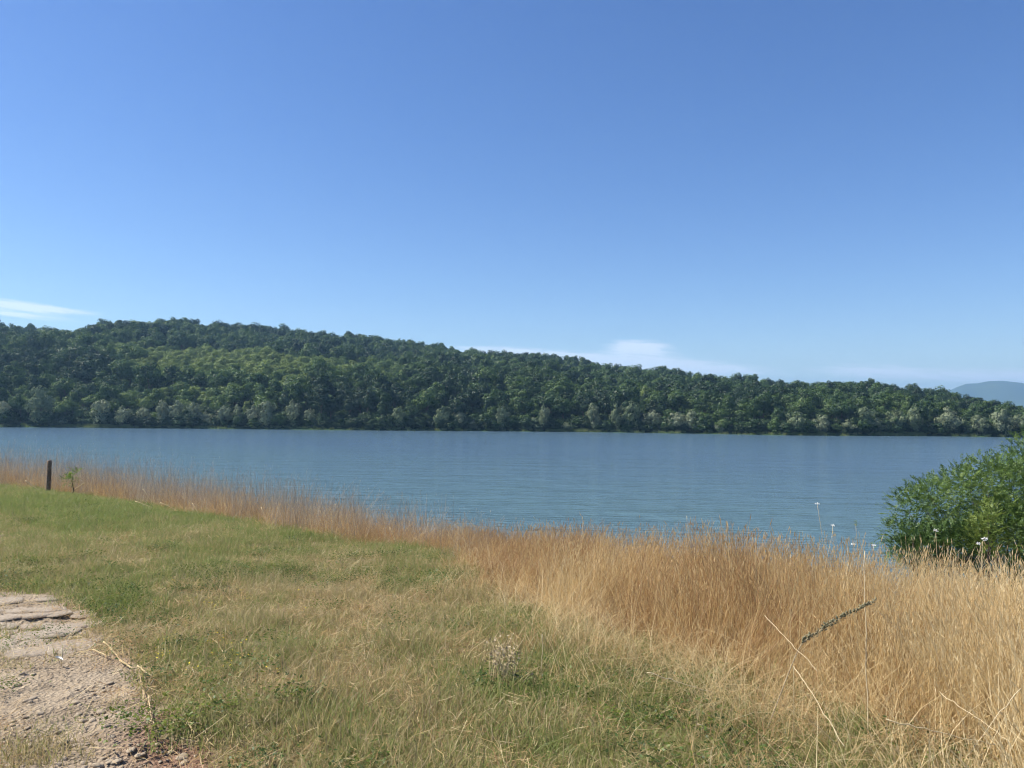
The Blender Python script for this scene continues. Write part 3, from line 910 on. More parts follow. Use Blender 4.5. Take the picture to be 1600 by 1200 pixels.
def crown_mesh(seed, kind, mat):
    r = np.random.default_rng(seed)
    if kind == 'round':
        C = ellip_clumps(r, 30, 3.6, 3.9, 7.2, .5); rad = r.uniform(1.0, 1.9, len(C)); per, ls = 78, .56
    elif kind == 'tall':
        C = ellip_clumps(r, 28, 2.6, 4.9, 7.0, .45); rad = r.uniform(.8, 1.5, len(C)); per, ls = 72, .50
    elif kind == 'willow':
        C = ellip_clumps(r, 26, 2.7, 2.9, 3.0, .5, -.85); rad = r.uniform(.7, 1.3, len(C)); per, ls = 85, .38
    else:   # conifer spire
        z = np.linspace(2.2, 12.4, 34); a = r.uniform(0, 6.28, 34); q = (12.8 - z) / 10.6 * 2.0 * r.uniform(.4, 1, 34)
        C = np.stack([q * np.cos(a), q * np.sin(a), z], -1); rad = .35 + .75 * (12.8 - z) / 10.6; per, ls = 50, .42
    C = C[C[:, 2] > .4]
    rad = rad[:len(C)]
    n = len(C) * per
    d = r.normal(size=(n, 3)); d /= np.linalg.norm(d, axis=1)[:, None]
    cc = np.repeat(C, per, 0); rr = np.repeat(rad, per)
    q = (.55 + .5 * r.random(n) ** .6)
    p = cc + d * (rr * q)[:, None] * np.array([1, 1, .8])
    cen = np.array([0, 0, C[:, 2].mean()])
    outw = p - cen; outw /= np.linalg.norm(outw, axis=1)[:, None] + 1e-6
    nn = d * .9 + outw * .6 + r.normal(size=(n, 3)) * .35
    p[:, 2] = np.maximum(p[:, 2], .15)
    V, F = leaf_quads(r, p, nn, ls)
    cv = np.repeat(r.random(len(C)), per) * .6 + r.random(n) * .4
    return V, F, np.repeat(cv, 4), C


def tube(P, rad, sides=6):
    P = np.asarray(P, float); rad = np.broadcast_to(np.asarray(rad, float), (len(P),))
    T = np.gradient(P, axis=0); T /= np.linalg.norm(T, axis=1)[:, None] + 1e-9
    ref = np.array([0.31, .95, .1]) if abs(T[0] @ np.array([0.31, .95, .1])) < .9 else np.array([1., 0, 0])
    U = np.cross(T, ref); U /= np.linalg.norm(U, axis=1)[:, None] + 1e-9
    W = np.cross(T, U)
    a = np.linspace(0, 2 * np.pi, sides, endpoint=False)
    V = P[:, None] + rad[:, None, None] * (np.cos(a)[None, :, None] * U[:, None] + np.sin(a)[None, :, None] * W[:, None])
    i = np.arange(len(P) * sides).reshape(len(P), sides); j = np.roll(i, -1, 1)
    F = np.stack([i[:-1], j[:-1], j[1:], i[1:]], -1).reshape(-1, 4)
    V = V.reshape(-1, 3); n = len(V)
    V = np.vstack([V, P[:1], P[-1:]])
    cap = [np.array([[j[0, k], i[0, k], n, n] for k in range(sides)]), np.array([[i[-1, k], j[-1, k], n + 1, n + 1] for k in range(sides)])]
    tri = [c[:, :3] for c in cap]
    return V, F, np.vstack(tri)


def join_tubes(ts):
    Vs, Q, T = [], [], []; o = 0
    for V, F, t in ts:
        Vs.append(V); Q.append(F + o); T.append(t + o); o += len(V)
    return np.concatenate(Vs), [np.concatenate(Q), np.concatenate(T)]


def trunk_mesh(seed, C, h, rad):
    r = np.random.default_rng(seed + 999)
    z = np.linspace(-.4, h, 6)
    P = np.stack([np.cumsum(r.normal(0, .12, 6)), np.cumsum(r.normal(0, .12, 6)), z], -1); P[0, :2] = 0
    ts = [tube(P, rad * (1 - .75 * np.linspace(0, 1, 6)), 7)]
    for c in C[r.permutation(len(C))[:9]]:
        b = P[2 + r.integers(0, 3)]
        m = (b + c) / 2 + r.normal(0, .2, 3) + [0, 0, -.2]
        ts.append(tube([b, m, c], [rad * .35, rad * .22, rad * .07], 5))
    return join_tubes(ts)


KINDS = {'round': (M_CROWN, 7, 7.5, .26), 'tall': (M_CROWN, 5, 9.0, .2), 'willow': (M_WILLOW, 5, 3.2, .13), 'conifer': (M_CROWN, 3, 11.8, .17)}
TREES = {}
for ki, (kind, (mat, cnt, th, tr)) in enumerate(KINDS.items()):
    TREES[kind] = []
    for j in range(cnt):
        sd_ = 1000 + ki * 50 + j
        V, F, v, C = crown_mesh(sd_, kind, mat)
        cm = mesh('crown', V, F, [mat], False, {'var': v})
        tV, tF = trunk_mesh(sd_, C, th, tr)
        tm = mesh('trunk', tV, tF, [M_BARK], True)
        # both in one mesh for the part of the wood that is too far to pick apart
        allV = np.vstack([V, tV]); fs = [np.concatenate([F, tF[0] + len(V)]), tF[1] + len(V)]
        mi = np.concatenate([np.zeros(len(F)), np.ones(len(tF[0]) + len(tF[1]))])
        bm = mesh('tree', allV, fs, [mat, M_BARK], False, {'var': np.concatenate([v, np.zeros(len(tV))])}, mi)
        TREES[kind].append((cm, tm, bm))


def plant_tree(name, kind, j, loc, scale, rotz, tint, label, cat, group=None):
    e = link(name, None, None, loc)
    e.empty_display_size = 1
    e.rotation_euler = (0, 0, rotz); e.scale = scale
    tag(e, label, cat, group)
    cm, tm, _ = TREES[kind][j % len(TREES[kind])]
    c = link('crown', cm, e); c['tint'] = float(tint)
    link('trunk', tm, e)
    return e


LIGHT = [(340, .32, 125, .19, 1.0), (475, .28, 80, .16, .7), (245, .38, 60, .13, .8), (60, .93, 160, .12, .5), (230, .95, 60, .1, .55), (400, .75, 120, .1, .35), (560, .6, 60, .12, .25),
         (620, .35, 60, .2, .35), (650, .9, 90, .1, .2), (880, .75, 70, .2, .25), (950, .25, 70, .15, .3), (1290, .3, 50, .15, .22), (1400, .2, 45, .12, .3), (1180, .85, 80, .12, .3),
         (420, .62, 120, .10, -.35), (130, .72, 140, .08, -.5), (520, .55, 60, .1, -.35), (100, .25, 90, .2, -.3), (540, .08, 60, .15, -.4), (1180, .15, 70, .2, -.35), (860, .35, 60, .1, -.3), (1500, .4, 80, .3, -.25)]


# pale willows and bushes along the far shore: centre px, width px, height px, tint, look
WILLOWS = [(4, 26, 40, .75, 'yellowish green'), (62, 34, 62, .25, 'tall grey green'), (100, 18, 16, .6, 'very low pale'), (158, 36, 46, .55, 'broad silvery'), (192, 28, 36, .45, 'silvery'),
           (224, 24, 34, .6, 'small silvery'), (254, 20, 44, .7, 'slim yellowish'), (276, 26, 42, .5, 'grey green'), (303, 30, 44, .45, 'grey green'), (322, 24, 24, .65, 'low pale'),
           (350, 24, 40, .5, 'silvery'), (372, 18, 36, .45, 'slim silvery'), (396, 28, 38, .6, 'rounded silvery'), (417, 32, 50, .5, 'tall silvery'), (458, 30, 48, .4, 'silvery'),
           (486, 24, 36, .5, 'silvery'), (622, 32, 40, .2, 'light green'), (692, 30, 44, .2, 'light green'), (717, 26, 32, .6, 'rounded silvery'), (739, 22, 18, .7, 'low silvery'),
           (758, 18, 14, .75, 'very low pale'), (784, 24, 44, .25, 'tall light green'), (790, 28, 12, .8, 'very low pale'), (832, 26, 24, .6, 'rounded grey'), (850, 20, 50, .4, 'slim pale'),
           (884, 24, 18, .5, 'low grey green'), (928, 30, 50, .45, 'tall grey green'), (963, 28, 50, .3, 'light green'), (986, 36, 58, .2, 'large light green'), (1020, 42, 38, .6, 'wide silvery'),
           (1056, 40, 38, .65, 'wide silvery'), (1078, 32, 40, .55, 'silvery'), (1124, 16, 22, .7, 'small silvery'), (1143, 12, 18, .9, 'tiny whitish'), (1234, 28, 16, .5, 'low olive'),
           (1246, 34, 44, .25, 'light green'), (1284, 34, 34, .55, 'rounded grey green'), (1325, 30, 24, .5, 'low grey'), (1352, 30, 46, .25, 'light green'), (1370, 30, 26, .55, 'low grey green'),
           (1402, 32, 44, .25, 'light green'), (1425, 32, 46, .25, 'tall light green'), (1482, 44, 44, .5, 'wide grey green'), (1530, 30, 34, .4, 'grey green'), (1565, 34, 44, .5, 'grey green'), (1594, 30, 36, .45, 'grey green')]
ORDS = 'first second third fourth fifth sixth seventh eighth ninth tenth eleventh twelfth thirteenth fourteenth fifteenth sixteenth seventeenth eighteenth nineteenth twentieth'.split()


def ordinal(k): return ORDS[k - 1] if k <= 20 else 'twenty-' + ORDS[k - 21]


def willow_rank(i):
    n = len(WILLOWS)
    return f'{ordinal(i + 1)} willow from the left' if i < n / 2 else f'{ordinal(n - i)} willow from the right'


def build_wood():
    st = 6.3
    xs = np.arange(-520, 560, st); ys = np.arange(190, 720, st)
    X, Y = np.meshgrid(xs, ys)
    r = np.random.default_rng(77)
    X = (X + r.uniform(-.42, .42, X.shape) * st).ravel(); Y = (Y + r.uniform(-.42, .42, Y.shape) * st).ravel()
    a = np.arctan2(X, Y); rr = np.hypot(X, Y)
    Z, u = hill_z(a, rr)
    d0 = rr - shore_r(a)
    k = (np.abs(np.degrees(a) - 1) < 41) & (d0 > 5) & (u < 1.05)
    X, Y, Z, u, a, d0, rr = (q[k] for q in (X, Y, Z, u, a, d0, rr))
    px, py = to_px(np.stack([X, Y, Z], -1))
    n = len(X)
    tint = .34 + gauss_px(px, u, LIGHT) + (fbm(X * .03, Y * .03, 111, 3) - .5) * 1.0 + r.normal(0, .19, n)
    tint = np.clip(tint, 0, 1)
    big = fbm(X * .02, Y * .02, 121, 3)
    light = tint > .55
    kind = np.where(r.random(n) < .3, 1, 0)
    h = np.where(light, r.uniform(.5, .85, n), r.uniform(.65, 1.25, n)) * (.8 + .45 * big)
    h = h * np.where(r.random(n) < .07, 1.18, 1.0)
    knoll = np.exp(-((px - 215) / 75) ** 4) * (u > .9)
    h = h * (1 + .30 * knoll); kind = np.where(knoll > .5, 0, kind)
    h = h * (1 - .24 * sstep(1330, 1560, px)) * (1 - .1 * sstep(900, 1300, px))
    wdt = h * r.uniform(.78, 1.2, n) * np.where(light, 1.15, 1.0)
    rot = r.uniform(0, 6.28, n)
    # leave room for the big trees' own share: the 262 that stand nearest the water are single trees
    vis = (px > -60) & (px < 1660)
    order = np.argsort(np.where(vis, d0, 1e9))[:262]
    single = np.zeros(n, bool); single[order] = True
    wp = np.array([w[0] for w in WILLOWS], float); seen = {}
    for i in order:
        j = int(np.argmin(np.abs(wp - px[i])))
        seen[j] = seen.get(j, 0) + 1
        tone = 'light green' if tint[i] > .5 else 'dark green' if tint[i] < .25 else 'mid green'
        form = 'slender' if kind[i] else 'round-crowned'
        lab = f'{tone} {form} tree, {ordinal(seen[j])} one back behind the {willow_rank(j)}'
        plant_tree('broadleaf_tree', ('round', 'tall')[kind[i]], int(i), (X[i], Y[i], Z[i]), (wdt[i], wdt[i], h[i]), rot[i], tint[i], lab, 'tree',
                   'trees at the foot of the far wood')
    m = ~single
    # separate sources per species so that each keeps its own size
    for kk, nm, lab in ((0, 'forest', 'dense broadleaf wood covering the hill across the lake'), (1, 'forest_slender_trees', 'slender trees mixed through the wood on the far hill')):
        q = m & (kind == kk)
        nn = int(q.sum())
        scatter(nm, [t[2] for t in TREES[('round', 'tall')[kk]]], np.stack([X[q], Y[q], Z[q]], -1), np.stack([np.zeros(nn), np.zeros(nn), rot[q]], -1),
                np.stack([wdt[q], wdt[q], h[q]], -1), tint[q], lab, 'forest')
    print('trees', n)
    # single trees standing out on the skyline
    sky_line = [(133, 'small pointed tree on the skyline left of the tree-covered knoll'), (350, 'small pointed tree on the skyline right of the tree-covered knoll'),
                (403, 'dark pointed tree on the skyline, second right of the knoll'), (437, 'dark pointed tree on the skyline, third right of the knoll'),
                (560, 'pointed tree on the skyline midway between the knoll and the ridge step'), (645, 'pointed tree on the skyline left of the ridge step'),
                (692, 'pointed tree right at the step in the skyline'), (1115, 'lone pointed tree on the skyline right of the white cloud')]
    for i, (p, lab) in enumerate(sky_line):
        aa = float(_az(pxdir(p, 540))); rr_ = float(ridge_r(aa)) - 6
        z, _u = hill_z(np.array(aa), np.array(rr_))
        s = (.92, 1.1, 1.05, .95, .95, 1.0, 1.0, .9)[i]
        plant_tree('pointed_tree', 'conifer', i, (rr_ * math.sin(aa), rr_ * math.cos(aa), float(z)), (s, s, s), i * 1.3, .1 + .04 * (i % 3), lab, 'tree', 'pointed trees on the skyline')


build_wood()

def build_willows():
    n = len(WILLOWS)
    r = np.random.default_rng(5)
    for i, (p, w, h, tint, look) in enumerate(WILLOWS):
        a = float(_az(pxdir(p, 660))); rr = float(shore_r(np.array(a))) + r.uniform(1.5, 4.5)
        z, _ = hill_z(np.array(a), np.array(rr))
        k = rr / FPX
        sx, sz = w * k / 7.6, h * k / 7.4
        plant_tree('willow_bush', 'willow', i, (rr * math.sin(a), rr * math.cos(a), float(z) - .1), (sx, (sx + sz) / 2, sz), r.uniform(0, 6.28), tint,
                   f'{look} bush at the far waterline, {willow_rank(i)}', 'bush', 'pale willow bushes along the far shore')


build_willows()


def build_shore_grass():
    """pale strips of grass on the far waterline"""
    r = np.random.default_rng(9)
    px = np.concatenate([r.uniform(82, 110, 60), r.uniform(120, 205, 170), r.uniform(855, 935, 200), r.uniform(1225, 1290, 190), r.uniform(1370, 1445, 260), r.uniform(-80, 1700, 500)])
    a = _az(pxdir(px, np.full_like(px, 665)))
    rr = shore_r(a) + r.uniform(.3, 3.2, len(px))
    Z, _ = hill_z(a, rr)
    vs = []
    for i in range(4):
        q = np.random.default_rng(900 + i)
        V, F, v, *_x = blades(q, 60, (.4, 1.0), .09, .8, (.3, .2), 2)
        vs.append(mesh('shore_tuft', V, F, [M_SHORE], False, {'var': v}))
    n = len(px)
    scatter('shore_grass', vs, np.stack([rr * np.sin(a), rr * np.cos(a), Z - .05], -1), np.stack([np.zeros(n), np.zeros(n), r.uniform(0, 6, n)], -1),
            np.stack([r.uniform(.6, 1.2, n)] * 3, -1), r.random(n), 'pale strips of grass along the far waterline', 'grass')


build_shore_grass()


def build_undergrowth():
    r = np.random.default_rng(19)
    n = 1500
    a = np.radians(r.uniform(-40, 42, n)); d0 = 2.5 + 30 * r.random(n) ** 1.6
    rr = shore_r(a) + d0
    Z, _ = hill_z(a, rr)
    vs = []
    for i in range(4):
        V, F, v, C = crown_mesh(1300 + i, 'willow', M_CROWN)
        vs.append(mesh('undergrowth', V, F, [M_CROWN], False, {'var': v}))
    s = r.uniform(.5, 1.0, n)
    scatter('undergrowth', vs, np.stack([rr * np.sin(a), rr * np.cos(a), Z - .3], -1), np.stack([0 * s, 0 * s, r.uniform(0, 6.28, n)], -1),
            np.stack([s * 1.2, s * 1.2, s * r.uniform(.6, 1.1, n)], -1), np.clip(r.normal(.22, .15, n), 0, 1), 'dark undergrowth closing the foot of the far wood', 'undergrowth')


build_undergrowth()

# ---------------------------------------------------------------- single things on the near bank
def thing_mesh(name, V, F, mats, base, label, cat, group=None, smooth=True, attrs=None, mi=None, tint=None):
    base = np.asarray(base, float)
    o = link(name, mesh(name, np.asarray(V) - base, F, mats, smooth, attrs, mi), None, base)
    if tint is not None: o['tint'] = float(tint)
    return tag(o, label, cat, group)


def part_mesh(name, V, F, mats, parent, smooth=True, attrs=None, tint=None):
    base = np.array(parent.location)
    o = link(name, mesh(name, np.asarray(V) - base, F, mats, smooth, attrs), parent)
    if tint is not None: o['tint'] = float(tint)
    return o


def thing_empty(name, base, label, cat, group=None):
    e = link(name, None, None, np.asarray(base, float)); e.empty_display_size = .2
    return tag(e, label, cat, group)


def build_post():
    b = px2ground(75, 771)[0]
    r = np.random.default_rng(3)
    Y = b[1]; k = Y / FPX
    hgt, rad = 50 * k + .02, 3.3 * k
    rings = np.array([-.3, 0, .12, .3, .5, .7, .88, .97, 1.0]); sides = 16
    a = np.linspace(0, 2 * np.pi, sides, endpoint=False)
    prof = 1 + r.normal(0, .045, sides)                      # split, grooved wood
    V = []
    for i, q in enumerate(rings):
        rr = rad * (1.06 - .12 * max(q, 0)) * (1 if q < .99 else .86) * prof * (1 + r.normal(0, .02, sides))
        V.append(np.stack([b[0] + rr * np.cos(a) + .02 * q * hgt, b[1] + rr * np.sin(a), b[2] + q * hgt + (.02 * np.cos(a + 1) if q > .9 else 0 * a)], -1))
    V = np.concatenate(V); n = len(rings)
    i = np.arange(n * sides).reshape(n, sides); j = np.roll(i, -1, 1)
    F = np.stack([i[:-1], j[:-1], j[1:], i[1:]], -1).reshape(-1, 4)
    top = V[-sides:].mean(0) + [0, 0, .01]
    V = np.vstack([V, top])
    T = np.array([[i[-1, q], j[-1, q], n * sides] for q in range(sides)])
    thing_mesh('wooden_post', V, [F, T], [M_POST], b, 'dark weathered wooden post standing at the edge of the bank on the left', 'post', smooth=False)


build_post()


def shrub(name, lobes, n, base, mats, tint, label, seed, leaf=.042, pairs=7, branches=26, cat='bush', up=.45):
    """bush of arching shoots with pinnate leaves; lobes: (centre xyz, radius)"""
    r = np.random.default_rng(seed)
    e = thing_empty(name, base, label, cat)
    w = np.array([l[1] ** 2 for l in lobes]); pick = r.choice(len(lobes), n, p=w / w.sum())
    C = np.array([l[0] for l in lobes])[pick]; Rd = np.array([l[1] for l in lobes])[pick]
    d = r.normal(size=(n, 3)); d /= np.linalg.norm(d, axis=1)[:, None]
    p = C + d * (Rd * (.35 + .65 * r.random(n) ** .45))[:, None]
    gz = H(p[:, 0], p[:, 1]); p[:, 2] = np.maximum(p[:, 2], gz + .05)
    ax = d * .8 + r.normal(size=(n, 3)) * .45 + [0, 0, up]; ax /= np.linalg.norm(ax, axis=1)[:, None]
    sl = r.uniform(.12, .24, n) * leaf / .042
    sid = np.cross(ax, [0, 0, 1.]) + r.normal(size=(n, 3)) * .25; sid /= np.linalg.norm(sid, axis=1)[:, None]
    m = pairs * 2 + 1
    t = np.concatenate([np.repeat(np.linspace(.15, .95, pairs), 2), [1.05]])
    sg = np.concatenate([np.tile([1, -1], pairs), [0]])
    c = p[:, None] + ax[:, None] * (sl[:, None] * t[None])[..., None]
    c[..., 2] -= (t ** 2)[None] * sl[:, None] * .22
    ld = sid[:, None] * sg[None, :, None] + ax[:, None] * np.where(sg == 0, 1, .45)[None, :, None]
    ld /= np.linalg.norm(ld, axis=2)[..., None]
    nm = np.cross(ax, sid)[:, None] + r.normal(size=(n, m, 3)) * .3
    wd = np.cross(nm, ld); wd /= np.linalg.norm(wd, axis=2)[..., None] + 1e-9
    ll = leaf * r.uniform(.75, 1.2, (n, m, 1))
    V = np.stack([c, c + ld * ll * .5 + wd * ll * .30, c + ld * ll, c + ld * ll * .5 - wd * ll * .30], 2).reshape(-1, 3)
    F = np.arange(len(V)).reshape(-1, 4)
    zone = fbm(p[:, 0] * 2.2, p[:, 2] * 2.2 + p[:, 1], seed, 3)
    var = np.clip(.5 + (zone - .5) * 1.3 + r.normal(0, .16, n), 0, 1)
    part_mesh('crown', V, F, mats, e, False, {'var': np.repeat(var, m * 4)}, tint)
    ts = []
    b0 = np.asarray(base, float)
    for k in range(branches):
        q = p[r.integers(0, n)]
        s0 = b0 + [r.normal(0, .12), r.normal(0, .12), -.1]
        mid = s0 * .45 + q * .55 + [0, 0, .15]
        ts.append(tube([s0, (s0 + mid) / 2 + r.normal(0, .04, 3), mid, q], [.022, .018, .012, .004], 5))
    V, F = join_tubes(ts)
    part_mesh('stem', V, F, [M_BARK], e)
    return e


def lob(px, py, Y, rad): return (at_depth(np.float64(px), np.float64(py), Y), rad)


def build_shrubs():
    L_ = [lob(1605, 796, 13.5, .98), lob(1547, 774, 13.3, .68), lob(1500, 788, 13.0, .62), lob(1457, 794, 12.6, .48), lob(1424, 800, 12.4, .38), lob(1410, 842, 12.2, .32),
          lob(1650, 751, 14, 1.0), lob(1560, 848, 12.6, .75), lob(1625, 861, 12.8, .85), lob(1482, 855, 12.4, .52), lob(1700, 816, 13.5, 1.4), lob(1760, 856, 13.2, 1.3), lob(1440, 860, 12.3, .36)]
    b = at_depth(np.float64(1575), np.float64(860), 13.3); b[2] = H(b[0], b[1])
    shrub('leafy_bush', L_, 18000, b, [M_BUSH], .5, 'large bright green leafy bush at the right edge above the water', 41, .031, 5, branches=50, up=.3)
    b = at_depth(np.float64(1440), np.float64(870), 11.7); b[2] = H(b[0], b[1])
    shrub('low_shrub', [lob(1432, 862, 11.7, .27), lob(1460, 852, 11.8, .30), lob(1500, 850, 11.9, .33), lob(1412, 858, 11.7, .16)], 800, b, [M_BUSH], .14,
          'low dark grey-green shrub in front of the big leafy bush, beside the dry grass', 42, .034, 6, 16)
    b = at_depth(np.float64(1545), np.float64(866), 11.6); b[2] = H(b[0], b[1])
    shrub('young_shrub', [lob(1546, 800, 11.6, .13), lob(1540, 825, 11.6, .19), lob(1536, 848, 11.6, .24)], 240, b, [M_BUSH], .85,
          'slim yellow-green young shrub in front of the big leafy bush', 43, .036, 6, 10, up=.9)
    x0 = float(at_depth(np.float64(112), np.float64(750), 27.2)[0])
    shrub('sapling', [lob(112, 745, 27.2, .2), lob(119, 737, 27.2, .14), lob(105, 752, 27.2, .18)], 60, [x0, 27.2, H(x0, 27.2)], [M_BUSH], .75,
          'small pale green sapling among the reeds right of the wooden post', 44, .045, 5, 1)


build_shrubs()


def stalk_pts(pts, Y=None, lift=.012):
    pts = np.array(pts, float)
    if Y is None: return px2ground(pts[:, 0], pts[:, 1]) + [0, 0, lift]
    Ys = np.broadcast_to(np.asarray(Y, float), (len(pts),))
    return np.array([at_depth(p[0], p[1], y) for p, y in zip(pts, Ys)])


def smooth_line(P, n=12, jit=.0, seed=0):
    P = np.asarray(P, float); t = np.linspace(0, len(P) - 1, n)
    out = np.stack([np.interp(t, np.arange(len(P)), P[:, k]) for k in range(3)], -1)
    k = np.array([.25, .5, .25]); q = out.copy()
    for _ in range(2):
        q[1:-1] = k[0] * q[:-2] + k[1] * q[1:-1] + k[2] * q[2:]
    return q + np.random.default_rng(seed).normal(0, jit, q.shape)


def build_wild_carrots():
    heads = [((1277, 788), (1288, 858), 10.4, .032, 'tallest white-headed flower stalk rising from the dry grass against the water', 0),
             ((1337, 819), (1341, 870), 10.2, .042, 'greenish closed flower head on a thin stalk left of the bush, against the water', 1),
             ((1333, 851), (1333, 905), 9.4, .026, 'white flower head just above the dry grass under the greenish closed head', 0),
             ((1365, 853), (1366, 905), 9.6, .026, 'white flower head above the dry grass nearest the left side of the bush', 0),
             ((1301, 822), (1303, 880), 10.0, .024, 'small pale feathery head on a thin stalk between the tall white and greenish heads', 0),
             ((1462, 830), (1466, 905), 9.2, .026, 'pale round flower head on a stalk in front of the low dark shrub', 0)]
    for i, (h, b, Y, s, lab, closed) in enumerate(heads):
        r = np.random.default_rng(600 + i)
        top = at_depth(np.float64(h[0]), np.float64(h[1]), Y); bb = at_depth(np.float64(b[0]), np.float64(b[1]), Y)
        g = np.array([bb[0] + .03, Y, H(bb[0] + .03, Y) - .02])
        e = thing_empty('wild_carrot', g, lab, 'flower', 'white flower heads above the dry grass')
        V, F, T = tube(smooth_line([g, bb, top], 10), np.linspace(.0032, .0020, 10), 5)
        part_mesh('stem', V, [F, T], [M_STRAWS], e, True, None, .4)
        n = 60
        a = r.uniform(0, 6.28, n); q = s * np.sqrt(r.random(n))
        if closed:
            C = top + np.stack([q * .45 * np.cos(a), q * .45 * np.sin(a), r.uniform(-.02, .05, n)], -1)
        else:
            C = top + np.stack([q * np.cos(a), q * np.sin(a), .012 - 6 * q ** 2 + r.normal(0, .006, n)], -1)
        V, F = leaf_quads(r, C, r.normal(size=(n, 3)) * .5 + [0, -.35, 1], .009)
        part_mesh('flower_head', V, F, [M_WEED if closed else M_WHITE], e, False, {'var': r.random(n * 4)}, .9)


build_wild_carrots()


def build_mullein():
    Y = 4.5
    top = at_depth(np.float64(1370), np.float64(937), Y - .2); mid = at_depth(np.float64(1312), np.float64(966), Y - .1); low = at_depth(np.float64(1252), np.float64(1003), Y)
    base = np.array([low[0] - .2, Y + .05, H(low[0] - .2, Y + .05)])
    e = thing_empty('seed_spike_plant', base, 'dark leaning seed spike sticking out of the dry grass on the right', 'plant')
    line = smooth_line([base, (base + low) / 2 + [.02, 0, .06], low, mid, top], 26)
    V, F, T = tube(line, np.linspace(.003, .002, 26), 6)
    part_mesh('stem', V, [F, T], [M_DEAD], e)
    r = np.random.default_rng(4)
    sp = smooth_line([low, mid, top], 60)
    Vs, Fs = [], []; o = 0
    for k in range(230):
        q = r.random() ** .85; c = sp[int(q * 59)]
        rr = .022 * (1 - .6 * q) * (.5 + .5 * min(1, q * 6)) * (1 if r.random() < .8 else 1.5)
        d = r.normal(size=3); d /= np.linalg.norm(d)
        c = c + d * rr * .7
        s = .0065 * r.uniform(.6, 1.5) * (1 - .35 * q)
        oc = np.array([[1, 0, 0], [-1, 0, 0], [0, 1, 0], [0, -1, 0], [0, 0, 1], [0, 0, -1]]) * s + d[None] * np.array([.3, .3, .3, .3, 1, -.6])[:, None] * s
        f = np.array([[0, 2, 4], [2, 1, 4], [1, 3, 4], [3, 0, 4], [2, 0, 5], [1, 2, 5], [3, 1, 5], [0, 3, 5]])
        Vs.append(c + oc); Fs.append(f + o); o += 6
    part_mesh('seed_spike', np.concatenate(Vs), np.concatenate(Fs), [M_SEED], e, False)


build_mullein()


